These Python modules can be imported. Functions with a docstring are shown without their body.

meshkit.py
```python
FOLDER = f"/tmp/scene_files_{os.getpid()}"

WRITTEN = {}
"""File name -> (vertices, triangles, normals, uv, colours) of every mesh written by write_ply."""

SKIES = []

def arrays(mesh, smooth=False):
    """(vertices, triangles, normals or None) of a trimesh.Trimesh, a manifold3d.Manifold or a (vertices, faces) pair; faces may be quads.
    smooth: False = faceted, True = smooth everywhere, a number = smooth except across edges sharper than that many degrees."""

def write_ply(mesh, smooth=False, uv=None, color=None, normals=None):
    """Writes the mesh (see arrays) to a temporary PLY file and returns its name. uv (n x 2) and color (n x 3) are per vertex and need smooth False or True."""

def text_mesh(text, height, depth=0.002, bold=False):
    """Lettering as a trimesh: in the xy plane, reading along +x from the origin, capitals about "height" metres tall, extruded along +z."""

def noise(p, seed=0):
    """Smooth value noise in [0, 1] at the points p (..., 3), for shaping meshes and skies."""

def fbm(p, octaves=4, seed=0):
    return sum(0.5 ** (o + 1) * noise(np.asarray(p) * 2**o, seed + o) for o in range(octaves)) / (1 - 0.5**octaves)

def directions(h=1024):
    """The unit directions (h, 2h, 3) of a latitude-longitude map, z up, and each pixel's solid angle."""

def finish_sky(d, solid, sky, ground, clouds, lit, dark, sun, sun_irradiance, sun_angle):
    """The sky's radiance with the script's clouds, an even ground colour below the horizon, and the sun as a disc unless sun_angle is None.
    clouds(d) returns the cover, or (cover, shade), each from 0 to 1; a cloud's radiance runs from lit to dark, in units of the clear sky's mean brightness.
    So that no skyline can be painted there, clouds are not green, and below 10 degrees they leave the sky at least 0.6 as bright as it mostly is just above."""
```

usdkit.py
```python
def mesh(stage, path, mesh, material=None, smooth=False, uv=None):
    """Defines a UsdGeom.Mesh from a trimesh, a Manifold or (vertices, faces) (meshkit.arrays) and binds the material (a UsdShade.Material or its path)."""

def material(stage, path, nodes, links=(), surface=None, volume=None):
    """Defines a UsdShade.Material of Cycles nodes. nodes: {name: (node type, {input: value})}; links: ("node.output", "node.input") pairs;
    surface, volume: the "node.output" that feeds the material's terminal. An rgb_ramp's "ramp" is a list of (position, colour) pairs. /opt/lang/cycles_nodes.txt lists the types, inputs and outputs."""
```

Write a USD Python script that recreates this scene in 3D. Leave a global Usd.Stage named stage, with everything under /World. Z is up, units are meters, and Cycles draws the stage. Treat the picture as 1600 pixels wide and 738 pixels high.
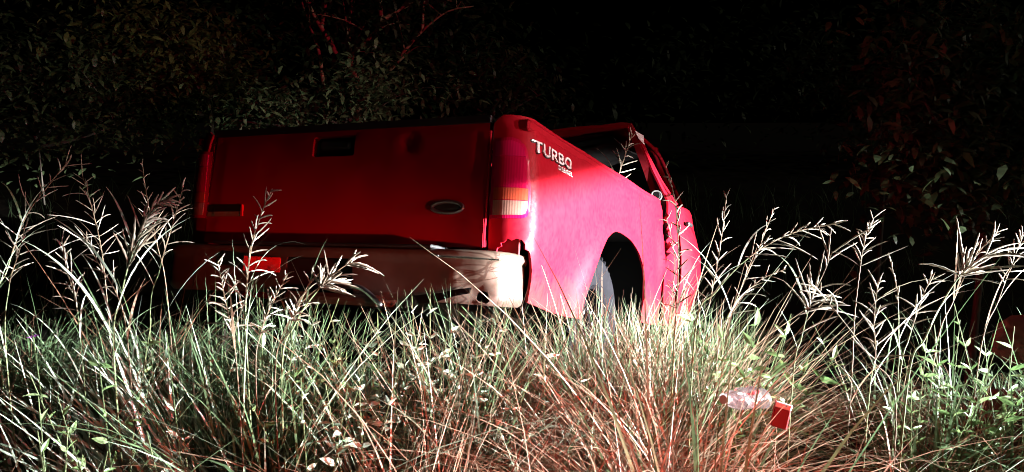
import math, random
import numpy as np, trimesh, usdkit, meshkit
from scipy.spatial import Delaunay, cKDTree
from shapely.geometry import Polygon, Point, box as sbox, LineString
from shapely import affinity, contains_xy
from pxr import Usd, UsdGeom, UsdLux, UsdShade, Gf, Sdf, Vt

stage = Usd.Stage.CreateInMemory()
UsdGeom.SetStageUpAxis(stage, 'Z'); UsdGeom.SetStageMetersPerUnit(stage, 1.0)
UsdGeom.Xform.Define(stage, '/World'); UsdGeom.Scope.Define(stage, '/World/Looks')
rng = np.random.default_rng(7)
PI = math.pi

# ------------------------------------------------------------------ camera
EYE, PITCH, FPX = np.array([0, 0, 1.45]), math.radians(9), 1186.0
cam = UsdGeom.Camera.Define(stage, '/World/camera')
cam.AddTranslateOp().Set(Gf.Vec3d(*EYE)); cam.AddRotateXOp().Set(90 - 9)
cam.CreateHorizontalApertureAttr(36.0); cam.CreateFocalLengthAttr(36.0 * FPX / 1600)
cam.CreateClippingRangeAttr(Gf.Vec2f(0.05, 2000)); cam.CreateExposureAttr(0.0)

# ------------------------------------------------------------------ night sky, added fill lights, the rescue vehicle's lamps
FILL_DIR = np.array([0.88, -0.33, 0.36]); FILL_DIR /= np.linalg.norm(FILL_DIR)
dome = UsdLux.DomeLight.Define(stage, '/World/sky')
sky = usdkit.material(stage, '/World/Looks/night_sky', {
    's': ('sky_texture', {'sky_type': 'single_scattering', 'sun_disc': False, 'sun_elevation': math.asin(FILL_DIR[2]), 'sun_rotation': math.atan2(FILL_DIR[0], FILL_DIR[1])}),
    'b': ('background_shader', {'strength': 0.000004})}, [('s.color', 'b.color')], surface='b.background')
UsdShade.MaterialBindingAPI.Apply(dome.GetPrim()).Bind(sky)
dome.GetPrim().SetCustomDataByKey('kind', 'structure')


def aim(x, pos, to):
    m = Gf.Matrix4d().SetLookAt(Gf.Vec3d(*map(float, pos)), Gf.Vec3d(*map(float, to)), Gf.Vec3d(0, 0, 1)).GetInverse()
    x.AddTransformOp().Set(m)


moon = UsdLux.DistantLight.Define(stage, '/World/moon')  # added fill with no visible source, brightens the background shrubs
moon.CreateIntensityAttr(0.10); moon.CreateAngleAttr(0.5); moon.CreateNormalizeAttr(True); moon.CreateColorAttr(Gf.Vec3f(1, .9, .74))
aim(moon, FILL_DIR * 50, (0, 0, 0))


def lamp(name, pos, to, power, color, radius, half=None, soft=0.1):
    l = UsdLux.SphereLight.Define(stage, '/World/' + name)
    l.CreateRadiusAttr(radius); l.CreateNormalizeAttr(True); l.CreateIntensityAttr(power); l.CreateColorAttr(Gf.Vec3f(*color))
    if half:
        s = UsdLux.ShapingAPI.Apply(l.GetPrim()); s.CreateShapingConeAngleAttr(half); s.CreateShapingConeSoftnessAttr(soft)
    aim(l, pos, to)


WHITE = (.93, .98, 1.0)
LAMPS = [np.array([10.6, 1.35, 1.50]), np.array([10.7, 0.15, 1.50])]   # low beams of the vehicle standing on the road, right of the picture
AIMED = np.array([-0.15, 4.0, .62])
for k, p in enumerate(LAMPS): lamp('headlight' + ('_001' if k else ''), p, AIMED, 23000, WHITE, .005, 15.5, 1.0)
lamp('position_light', (10.6, .75, 1.62), (.1, 4.0, 1.35), 1700, (1, .93, .84), .03, 13, 1.0)  # added fill standing in for headlight spill above the cutoff
lamp('red_tail_light', (2.0, .30, .85), (0.5, 1.85, .30), 400, (1, .07, .04), .05, 21.5, 1.0)
lamp('red_beacon', (9.6, -2.0, 2.1), (-1.4, 3.1, 1.2), 760, (1, .05, .15), .06, 29, 1.0)

# ------------------------------------------------------------------ helpers
_CAM = np.array([[1, 0, 0], [0, math.sin(PITCH), -math.cos(PITCH)], [0, math.cos(PITCH), math.sin(PITCH)]])


def at(px, py, d):
    """The point seen at pixel (px, py) of the photograph, d metres ahead."""
    return EYE + d * (_CAM @ np.array([(px - 800) / FPX, (369 - py) / FPX, -1.0]))


_used = {}


def numbered(parent, name):
    k = _used.get((parent, name), 0); _used[(parent, name)] = k + 1
    return f'{parent}/{name}' + (f'_{k:03d}' if k else '')


def tag(prim, label=None, cat=None, group=None, kind=None):
    for k, v in (('label', label), ('category', cat), ('group', group), ('kind', kind)):
        if v: prim.SetCustomDataByKey(k, v)
    return prim


def thing(name, label, cat, loc=(0, 0, 0), matrix=None, group=None):
    x = UsdGeom.Xform.Define(stage, numbered('/World', name))
    if matrix is not None: x.AddTransformOp().Set(Gf.Matrix4d(*[float(v) for v in matrix.T.ravel()]))
    else: x.AddTranslateOp().Set(Gf.Vec3d(*map(float, loc)))
    return tag(x.GetPrim(), label, cat, group)


def part(parent, name, mesh, mat, smooth=False, label=None, kind=None):
    p = '/World' if parent is None else str(parent.GetPath())
    m = usdkit.mesh(stage, numbered(p, name), mesh, '/World/Looks/' + mat, smooth)
    UsdGeom.Mesh(m).CreateDoubleSidedAttr(True)
    return tag(m.GetPrim(), label, kind=kind)


def cat(ms): return trimesh.util.concatenate([m if isinstance(m, trimesh.Trimesh) else trimesh.Trimesh(*m, process=False) for m in ms])


def tube(pts, rad, sides=6, cap=True):
    p = np.asarray(pts, float); r = np.broadcast_to(rad, (len(p),)).astype(float)
    t = np.gradient(p, axis=0); t /= np.linalg.norm(t, axis=1, keepdims=True) + 1e-12
    ref = np.array([0, 0, 1.0]) if abs(t[:, 2]).mean() < .8 else np.array([1.0, 0.1, 0])
    a = np.cross(t, ref); a /= np.linalg.norm(a, axis=1, keepdims=True) + 1e-12
    b = np.cross(t, a); g = np.arange(sides) * 2 * PI / sides
    v = (p[:, None] + r[:, None, None] * (np.cos(g)[None, :, None] * a[:, None] + np.sin(g)[None, :, None] * b[:, None])).reshape(-1, 3)
    f = []
    for i in range(len(p) - 1):
        for j in range(sides):
            q = [i * sides + j, i * sides + (j + 1) % sides, (i + 1) * sides + (j + 1) % sides, (i + 1) * sides + j]
            f += [[q[0], q[2], q[1]], [q[0], q[3], q[2]]]
    if cap:
        n = len(v); v = np.vstack([v, p[0], p[-1]]); e = (len(p) - 1) * sides
        for j in range(sides): f += [[n, j, (j + 1) % sides], [n + 1, e + (j + 1) % sides, e + j]]
    return trimesh.Trimesh(v, f, process=False)


def smooth_line(pts, n=12):
    """Catmull-Rom through the points."""
    p = np.asarray(pts, float)
    if len(p) < 3: return np.array([p[0] + (p[-1] - p[0]) * t for t in np.linspace(0, 1, n)])
    p = np.vstack([2 * p[0] - p[1], p, 2 * p[-1] - p[-2]]); out = []
    for i in range(1, len(p) - 2):
        for t in np.linspace(0, 1, max(2, n // (len(p) - 3)), endpoint=i == len(p) - 3):
            a, b, c, d = p[i - 1:i + 3]
            out.append(.5 * (2 * b + (c - a) * t + (2 * a - 5 * b + 4 * c - d) * t * t + (3 * b - a - 3 * c + d) * t ** 3))
    return np.array(out)


def rbox(x0, x1, y0, y1, z0, z1, r=.006):
    """A box with chamfered edges."""
    c, h = np.array([(x0 + x1) / 2, (y0 + y1) / 2, (z0 + z1) / 2]), np.array([x1 - x0, y1 - y0, z1 - z0]) / 2
    r = min(r, *(h * .9)); pts = []
    for s in np.ndindex(2, 2, 2):
        s = np.array(s) * 2 - 1
        for k in range(3):
            q = h - r; q = q.copy(); q[k] = h[k]; pts.append(c + s * q)
    return trimesh.convex.convex_hull(np.array(pts))


def sheet(poly, fmap, thick=.012, res=.04, flip=False):
    """A sheet of metal: a polygon in (u, v), triangulated finely, laid into space by fmap and given a thickness."""
    rings = [poly.exterior, *poly.interiors]
    bp = np.vstack([np.array(r.segmentize(res * .9).coords)[:-1] for r in rings])
    x0, y0, x1, y1 = poly.bounds
    g = np.stack(np.meshgrid(np.arange(x0 + res * .4, x1, res), np.arange(y0 + res * .37, y1, res)), -1).reshape(-1, 2)
    inner = poly.buffer(-res * .45)
    g = g[contains_xy(inner, g[:, 0], g[:, 1])] if not inner.is_empty else g[:0]
    uv = np.vstack([bp, g]); uv = np.unique(uv.round(6), axis=0)
    tri = Delaunay(uv).simplices
    c = uv[tri].mean(1); tri = tri[contains_xy(poly, c[:, 0], c[:, 1])]
    a, b, cc = uv[tri[:, 0]], uv[tri[:, 1]], uv[tri[:, 2]]
    area = (b[:, 0] - a[:, 0]) * (cc[:, 1] - a[:, 1]) - (b[:, 1] - a[:, 1]) * (cc[:, 0] - a[:, 0])
    tri = tri[abs(area) > 1e-9]; area = area[abs(area) > 1e-9]; tri[area < 0] = tri[area < 0][:, ::-1]
    P = fmap(uv)
    if flip: tri = tri[:, ::-1]
    n = np.zeros_like(P); fn = np.cross(P[tri[:, 1]] - P[tri[:, 0]], P[tri[:, 2]] - P[tri[:, 0]])
    for k in range(3): np.add.at(n, tri[:, k], fn)
    n /= np.linalg.norm(n, axis=1, keepdims=True) + 1e-12
    N = len(P); V = np.vstack([P, P - n * thick])
    e = np.vstack([tri[:, [0, 1]], tri[:, [1, 2]], tri[:, [2, 0]]])
    key = np.sort(e, 1); _, inv, cnt = np.unique(key, axis=0, return_inverse=True, return_counts=True)
    be = e[cnt[inv.ravel()] == 1]
    F = np.vstack([tri, tri[:, ::-1] + N, np.stack([be[:, 1], be[:, 0], be[:, 0] + N], 1), np.stack([be[:, 1], be[:, 0] + N, be[:, 1] + N], 1)])
    return trimesh.Trimesh(V, F, process=False)


def sm(x, a, b):
    t = np.clip((np.asarray(x, float) - a) / (b - a), 0, 1); return t * t * (3 - 2 * t)


# ------------------------------------------------------------------ materials
def mat(name, nodes, links, surface='p.BSDF'): usdkit.material(stage, '/World/Looks/' + name, nodes, links, surface=surface)


def paint(name, base, dust, rough=.42, dustiness=.5, coat=.25, spec=.3):
    mat(name, {
        'tc': ('texture_coordinate', {}),
        'n1': ('noise_texture', {'scale': 2.2, 'detail': 5, 'roughness': .5}),
        'n2': ('noise_texture', {'scale': 42, 'detail': 3, 'roughness': .65}),
        'map': ('mapping', {'scale': (.5, .5, .16)}),
        'n3': ('noise_texture', {'scale': 20, 'detail': 4, 'roughness': .7}),
        'r1': ('rgb_ramp', {'ramp': [(.38, (0, 0, 0)), (.75, (dustiness,) * 3)]}),
        'r3': ('rgb_ramp', {'ramp': [(.58, (0, 0, 0)), (.85, (dustiness * .18,) * 3)]}),
        'mx': ('mix_color', {'a': base, 'b': dust}),
        'mx2': ('mix_color', {'b': tuple(c * .45 for c in base)}),
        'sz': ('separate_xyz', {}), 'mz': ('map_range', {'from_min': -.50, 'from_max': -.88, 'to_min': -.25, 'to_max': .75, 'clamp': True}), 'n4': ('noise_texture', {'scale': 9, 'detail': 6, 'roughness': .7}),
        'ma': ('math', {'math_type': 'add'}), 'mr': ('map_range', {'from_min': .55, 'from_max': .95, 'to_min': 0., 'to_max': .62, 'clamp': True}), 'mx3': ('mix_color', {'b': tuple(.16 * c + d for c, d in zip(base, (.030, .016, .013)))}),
        'rr': ('map_range', {'from_min': .3, 'from_max': .7, 'to_min': rough - .1, 'to_max': rough + .18}),
        'bp': ('bump', {'strength': .02, 'distance': .002}),
        'p': ('principled_bsdf', {'coat_weight': coat, 'coat_roughness': .3, 'specular_ior_level': spec})},
        [('tc.object', 'n1.vector'), ('tc.object', 'n2.vector'), ('tc.object', 'map.vector'), ('map.vector', 'n3.vector'), ('n1.fac', 'r1.fac'), ('r1.color', 'mx.fac'),
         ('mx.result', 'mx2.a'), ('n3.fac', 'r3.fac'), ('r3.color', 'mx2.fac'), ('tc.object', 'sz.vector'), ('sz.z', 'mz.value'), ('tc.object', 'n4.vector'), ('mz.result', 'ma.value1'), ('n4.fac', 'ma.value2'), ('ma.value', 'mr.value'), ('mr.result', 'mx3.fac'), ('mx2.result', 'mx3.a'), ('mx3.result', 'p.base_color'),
         ('n2.fac', 'rr.value'), ('rr.result', 'p.roughness'), ('n2.fac', 'bp.height'), ('bp.normal', 'p.normal')])


def plain(name, color, rough=.5, metallic=0., noise=0., scale=30, bump=0., **kw):
    nodes = {'tc': ('texture_coordinate', {}), 'n': ('noise_texture', {'scale': scale, 'detail': 4, 'roughness': .6}),
             'mx': ('mix_color', {'a': tuple(c * (1 - noise) for c in color), 'b': tuple(min(1, c * (1 + noise)) for c in color)}),
             'p': ('principled_bsdf', {'roughness': rough, 'metallic': metallic, **kw})}
    links = [('tc.object', 'n.vector'), ('n.fac', 'mx.fac'), ('mx.result', 'p.base_color')]
    if bump:
        nodes['bp'] = ('bump', {'strength': bump, 'distance': .01}); links += [('n.fac', 'bp.height'), ('bp.normal', 'p.normal')]
    mat(name, nodes, links)


def leafmat(name, stops, trans=.3, rough=.5, source='island', spec=.3):
    """Plant matter: the colour varies from blade to blade and along the surface."""
    src = ('geo.random_per_island', 'ramp.fac') if source == 'island' else ('oi.random', 'ramp.fac')
    mat(name, {'geo': ('geometry', {}), 'oi': ('object_info', {}), 'ramp': ('rgb_ramp', {'ramp': stops}),
               'n': ('noise_texture', {'scale': 26, 'detail': 3}), 'nr': ('map_range', {'from_min': .3, 'from_max': .7, 'to_min': .6, 'to_max': 1.3}),
               'h': ('hsv', {}),
               'p': ('principled_bsdf', {'roughness': rough, 'specular_ior_level': spec}), 't': ('translucent_bsdf', {}), 'm': ('mix_closure', {'fac': trans})},
        [src, ('geo.position', 'n.vector'), ('n.fac', 'nr.value'), ('nr.result', 'h.value'), ('ramp.color', 'h.color'), ('h.color', 'p.base_color'), ('h.color', 't.color'),
         ('p.BSDF', 'm.closure1'), ('t.BSDF', 'm.closure2')], surface='m.closure')


paint('red_paint', (.27, .0026, .0110), (.25, .018, .026), rough=.5, dustiness=.12, coat=.015, spec=.09)
paint('dark_red_paint', (.20, .006, .012), (.16, .05, .04), dustiness=.3)
paint('bumper_paint', (.085, .058, .043), (.035, .022, .013), rough=.45, dustiness=.9, coat=.1)
plain('black_plastic', (.012, .012, .013), .62, noise=.3)
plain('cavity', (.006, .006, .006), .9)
plain('shaded_rubber', (.008, .0075, .009), .9, noise=.5, scale=18, bump=.25, specular_ior_level=.03)  # darker than real tyre rubber, the fender's shade put into the colour
plain('chrome', (.72, .70, .70), .22, 1.0, noise=.1)
plain('satin_chrome', (.30, .28, .28), .36, .9)
plain('badge_silver', (.82, .80, .80), .35, .1)
plain('steel', (.30, .28, .28), .42, .9, noise=.25)
plain('shaded_wheel_steel', (.006, .005, .006), .9, .0, noise=.4, specular_ior_level=.03)  # near-black in place of the shade inside the wheel arch
plain('tan_plate', (.22, .17, .10), .6, noise=.35)
plain('inner_liner', (.05, .045, .042), .9, noise=.3)
plain('grey_lining', (.018, .017, .016), .9, noise=.2, specular_ior_level=0.)
plain('seat_cloth', (.05, .05, .055), .9)
plain('red_reflector', (.55, .012, .012), .2, coat_weight=.6)
plain('red_card', (.09, .002, .004), .42, noise=.15)
plain('white_card', (.42, .33, .33), .5, noise=.1)
plain('red_lit_bark', (.42, .22, .14), .8, noise=.4, scale=14, bump=.4)  # red lamp light on the branches put into the bark colour
plain('bark', (.045, .035, .026), .9, noise=.45, scale=16, bump=.5)
plain('red_earth', (.05, .02, .013), .95, noise=.45, scale=9, bump=.6)
plain('purple_petal', (.30, .06, .36), .6, noise=.2)


def lens(name, color, ribs=130.0, rough=.16):
    mat(name, {'tc': ('texture_coordinate', {}), 'w': ('wave_texture', {'bands_direction': 'x', 'scale': ribs, 'distortion': 0}),
               'bp': ('bump', {'strength': .12, 'distance': .002}), 'wm': ('map_range', {'to_min': .94, 'to_max': 1.03}), 'h': ('hsv', {'color': color}),
               'p': ('principled_bsdf', {'roughness': rough, 'coat_weight': .5, 'coat_roughness': .06})},
        [('tc.object', 'w.vector'), ('w.fac', 'bp.height'), ('bp.normal', 'p.normal'), ('w.fac', 'wm.value'), ('wm.result', 'h.value'), ('h.color', 'p.base_color')])


lens('red_lens', (.46, .006, .07), 30); lens('dark_red_lens', (.38, .003, .04), 30); lens('amber_lens', (.34, .05, .025), 30); lens('clear_lens', (.26, .13, .10), 30)
mat('clear_plastic', {'f': ('fresnel', {'IOR': 1.45}), 'fm': ('math', {'math_type': 'multiply_add', 'value2': 1.6, 'value3': .16}), 't': ('transparent_bsdf', {'color': (.93, .93, .94)}),
    'g': ('glossy_bsdf', {'roughness': .14, 'color': (1, .96, .97)}), 'm': ('mix_closure', {}), 'd': ('diffuse_bsdf', {'color': (.62, .54, .58)}), 'tl': ('translucent_bsdf', {'color': (.6, .55, .58)}), 'm2': ('mix_closure', {'fac': .5}), 'm3': ('mix_closure', {'fac': .05})},
    [('f.fac', 'fm.value1'), ('fm.value', 'm.fac'), ('t.BSDF', 'm.closure1'), ('g.BSDF', 'm.closure2'), ('d.BSDF', 'm2.closure1'), ('tl.BSDF', 'm2.closure2'), ('m.closure', 'm3.closure1'), ('m2.closure', 'm3.closure2')], surface='m3.closure')
mat('window_glass', {'f': ('fresnel', {'IOR': 1.5}), 't': ('transparent_bsdf', {'color': (.6, .63, .62)}), 'g': ('glossy_bsdf', {'roughness': .03}), 'm': ('mix_closure', {})},
    [('f.fac', 'm.fac'), ('t.BSDF', 'm.closure1'), ('g.BSDF', 'm.closure2')], surface='m.closure')
mat('soil', {'geo': ('geometry', {}), 'n': ('noise_texture', {'scale': 5, 'detail': 8, 'roughness': .65}), 'n2': ('noise_texture', {'scale': 60, 'detail': 4}),
             'r': ('rgb_ramp', {'ramp': [(.3, (.005, .0045, .0035)), (.5, (.012, .010, .007)), (.7, (.024, .018, .011))]}), 'bp': ('bump', {'strength': .8, 'distance': .03}), 'p': ('principled_bsdf', {'roughness': .95, 'specular_ior_level': .1})},
    [('geo.position', 'n.vector'), ('geo.position', 'n2.vector'), ('n.fac', 'r.fac'), ('r.color', 'p.base_color'), ('n2.fac', 'bp.height'), ('bp.normal', 'p.normal')])
GREEN = [(0, (.08, .13, .06)), (.25, (.20, .28, .16)), (.5, (.34, .42, .30)), (.75, (.44, .50, .40)), (1, (.52, .53, .45))]
DRY = [(0, (.18, .10, .06)), (.25, (.36, .23, .15)), (.5, (.50, .36, .26)), (.8, (.60, .48, .37)), (1, (.38, .35, .23))]
leafmat('green_blade', GREEN); leafmat('dry_blade', DRY, .2); leafmat('straw_blade', [(0, (.30, .22, .15)), (.4, (.48, .40, .29)), (1, (.60, .54, .42))], .25)
leafmat('silver_blade', [(0, (.26, .32, .22)), (.5, (.42, .48, .37)), (1, (.56, .58, .50))], .25)
leafmat('green_leaf', GREEN, .3, .42, 'object', .5); leafmat('pale_leaf', [(0, (.24, .33, .22)), (.5, (.38, .45, .34)), (1, (.52, .56, .47))], .25, .42, 'object', .5)
leafmat('dry_leaf', DRY, .2, .6, 'object')
leafmat('seed_spike', [(0, (.13, .09, .065)), (.5, (.26, .23, .175)), (1, (.42, .40, .34))], .15, .7, 'object')
leafmat('green_stem', [(0, (.06, .09, .035)), (1, (.14, .17, .08))], .1, .5, 'object'); leafmat('dry_stem', [(0, (.09, .06, .035)), (1, (.18, .13, .085))], .1, .6, 'object')
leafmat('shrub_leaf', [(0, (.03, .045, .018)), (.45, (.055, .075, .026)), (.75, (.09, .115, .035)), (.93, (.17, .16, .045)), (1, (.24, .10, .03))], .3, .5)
leafmat('weed_leaf', [(0, (.07, .13, .045)), (.5, (.12, .20, .07)), (1, (.19, .26, .12))], .25, .4, 'object', .5)
leafmat('lit_olive_leaf', [(0, (.06, .07, .02)), (.5, (.22, .22, .06)), (1, (.36, .28, .10))], .25, .5, 'island')  # brighter than the other shrubs, a lit look put into the leaf colour


# unseen headlamp boxes added around those beams, with a plate shaping their upper edge
for k, p in enumerate(LAMPS):
    d = AIMED - p; yaw = math.atan2(d[1], d[0]); Rm = np.eye(4); Rm[:3, :3] = trimesh.transformations.rotation_matrix(yaw, [0, 0, 1])[:3, :3]; Rm[:3, 3] = p
    t = thing('headlamp', ('near' if k else 'far') + ' side headlamp of the vehicle at right, unseen, with a plate added to shape its beam', 'headlamp', matrix=Rm)
    part(t, 'housing', cat([rbox(-.20, .62, -.30, -.28, -.14, .22), rbox(-.20, .62, .28, .30, -.14, .22), rbox(-.20, .62, -.28, .28, .20, .22), rbox(-.20, -.18, -.28, .28, -.14, .20)]), 'black_plastic')
    part(t, 'cutoff_shield', rbox(.60, .606, -.279, .279, -.0215, .199, .001), 'black_plastic')


# ------------------------------------------------------------------ ground: shoulder, ditch and far bank
_HY = np.array([-80, -3, 2.2, 3.4, 5.2, 7.5, 9.0, 10.5, 13, 20, 40, 160.]); _HZ = np.array([.05, 0, 0, -.12, -.55, -1.20, -1.25, -.7, .2, .6, .3, 0.])


def ground(x, y):
    x, y = np.asarray(x, float), np.asarray(y, float)
    z = sum(np.interp(y + o, _HY, _HZ) for o in (-.5, -.25, 0, .25, .5)) / 5
    p = np.stack([x * .9, y * .9, 0 * x], -1)
    return z + .14 * (meshkit.fbm(p, 4, 3) - .5) + .05 * (meshkit.noise(p * 7, 5) - .5)


def axis(a, b, fine0, fine1, step):
    mid = np.arange(fine0, fine1 + step / 2, step)
    lo = fine0 - np.geomspace(step, fine0 - a, 26)[::-1]; hi = fine1 + np.geomspace(step, b - fine1, 26)
    return np.concatenate([lo, mid, hi])


gx, gy = axis(-150, 150, -5, 6, .08), axis(-60, 160, .3, 9, .08)
X, Y = np.meshgrid(gx, gy); Z = ground(X, Y); nx, ny = len(gx), len(gy)
i = (np.arange(ny - 1)[:, None] * nx + np.arange(nx - 1)[None]).ravel()
gm = (np.stack([X, Y, Z], -1).reshape(-1, 3), np.stack([i, i + 1, i + nx + 1, i + nx], 1))
tag(part(None, 'ground', gm, 'soil', True), kind='structure')

# ------------------------------------------------------------------ the crashed pickup (local axes: x to its right, y forward, z up; origin at the middle of the tailgate's top edge)
TM = np.eye(4); TM[:3, :3] = np.array([[.9117, -.4073, .0531], [.4072, .8795, -.2464], [.0537, .2463, .9677]]).T
u_, _, v_ = np.linalg.svd(TM[:3, :3]); TM[:3, :3] = u_ @ v_; TM[:3, 3] = (-.7921, 3.5745, 1.3932)
truck = thing('pickup_truck', 'wrecked red pickup truck nosed down in the grassy ditch, torn pale bumper towards the road', 'pickup truck', matrix=TM)
XI, XO, RC, RX = .788, .951, .115, .155
L0 = XO - RX - XI; LA = PI / 2 * math.sqrt((RC * RC + RX * RX) / 2)


def side_off(z, y):
    """How far the bed's flank stands out from its nominal plane: tucked rail, crease, belly, wheel flare, dents."""
    d = -.022 * sm(z, -.07, .02) + .016 * np.exp(-((z + .42) / .22) ** 2) - .03 * sm(-z, .62, .86)
    d += -.006 * sm(z, -.118, -.108)
    ar = np.hypot((y - 1.36) / .60, (z + .86) / .53)
    d += .022 * np.exp(-((ar - 1.02) / .12) ** 2) * (z < .0)
    p = np.stack([y * 2.6, z * 3.1, 0 * y], -1)
    d += .022 * (meshkit.fbm(p, 3, 11) - .5) * sm(y, .05, .5)
    d += .010 * np.sin(24 * (y - 2.02) + 3 * z) * sm(y, 2.0, 2.28) * sm(-z, .06, .3)
    d += -.035 * np.exp(-(((y - .55) / .22) ** 2 + ((z + .62) / .15) ** 2)) + .03 * sm(y, 2.1, 2.5) * (meshkit.noise(np.stack([z * 7, y * 2, 0 * y], -1), 2) - .4)
    return d


def bed_map(sign):
    def f(uv):
        s, z = uv[:, 0], uv[:, 1]
        a = np.clip((s - L0) / LA, 0, 1) * PI / 2
        x = np.where(s < L0, XI + s, XO - RX + RX * np.sin(a)); y = np.where(s < L0, 0, RC - RC * np.cos(a)) + np.maximum(s - L0 - LA, 0)
        k = (x - XI) / (XO - XI)
        x = x + k * side_off(z, y)
        y = y + .012 * (1 - k) * np.exp(-((z + .6) / .1) ** 2)
        return np.stack([sign * x, y, z], 1)
    return f


def S(y): return y - RC + L0 + LA     # arc coordinate of a flank point at y


def bed_poly(tear):
    top = [(s, .02 - .035 * float(sm(-s, -.06, 0)) ** 2) for s in np.linspace(0, S(2.44), 60)]
    front = [(S(2.44 + o), z) for z, o in ((-.06, .0), (-.14, .03), (-.22, -.01), (-.3, .02), (-.38, .045), (-.46, .02), (-.55, .05), (-.66, .04), (-.8, .07))]
    bottom = [(S(2.46), -.86), (S(1.97), -.84)]
    arch = [(1.95, -.78), (1.923, -.643), (1.86, -.54), (1.78, -.47), (1.69, -.415), (1.55, -.365), (1.42, -.345), (1.278, -.338), (1.16, -.352), (1.05, -.395), (.975, -.45), (.925, -.505), (.875, -.58), (.835, -.66), (.815, -.736), (.80, -.83)]
    arch = smooth_line(arch, 60)
    rear = [(S(.76), -.83), (S(.4), -.80), (S(.12), -.765), (L0 + .9 * LA, -.63), (L0 + .8 * LA, -.572), (L0 + .75 * LA, -.552)]
    torn = [(.145, -.545), (.142, -.522), (.128, -.508), (.105, -.503), (.085, -.511), (.072, -.505), (.060, -.520), (.047, -.524), (.05, -.538), (.035, -.545), (.03, -.57), (0, -.575)] if tear else [(.03, -.56), (0, -.56)]
    p = Polygon(top + front + bottom + [(S(y), z) for y, z in arch] + rear + torn)
    return p.buffer(0)


bs = part(truck, 'bedside_panel', sheet(bed_poly(True), bed_map(1), .012, .035), 'red_paint', 35, 'right bed side, brightly lit, with a torn lower rear corner')
ls = part(truck, 'bedside_panel', sheet(bed_poly(False), bed_map(-1), .012, .05, flip=True), 'red_paint', 35)
# rolled inner rails and the bed's inside
for sg in (1, -1):
    part(truck, 'bed_rail', rbox(*sorted((sg * .80, sg * .936)), .03, 2.42, -.045, .004, .01), 'red_paint', 30)
    part(truck, 'bed_inner_wall', rbox(*sorted((sg * .795, sg * .815)), .06, 2.40, -.29, -.046, .004), 'dark_red_paint')
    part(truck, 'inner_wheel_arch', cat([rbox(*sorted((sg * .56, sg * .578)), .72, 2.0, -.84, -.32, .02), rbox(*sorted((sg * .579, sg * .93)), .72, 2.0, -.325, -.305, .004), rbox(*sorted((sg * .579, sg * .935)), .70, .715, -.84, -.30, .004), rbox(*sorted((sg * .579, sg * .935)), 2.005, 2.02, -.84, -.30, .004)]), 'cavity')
part(truck, 'bed_floor', rbox(-.57, .57, .05, 2.42, -.53, -.505, .004), 'dark_red_paint')
part(truck, 'bed_front_wall', rbox(-.79, .79, 2.40, 2.425, -.50, -.01, .006), 'dark_red_paint')


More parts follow.
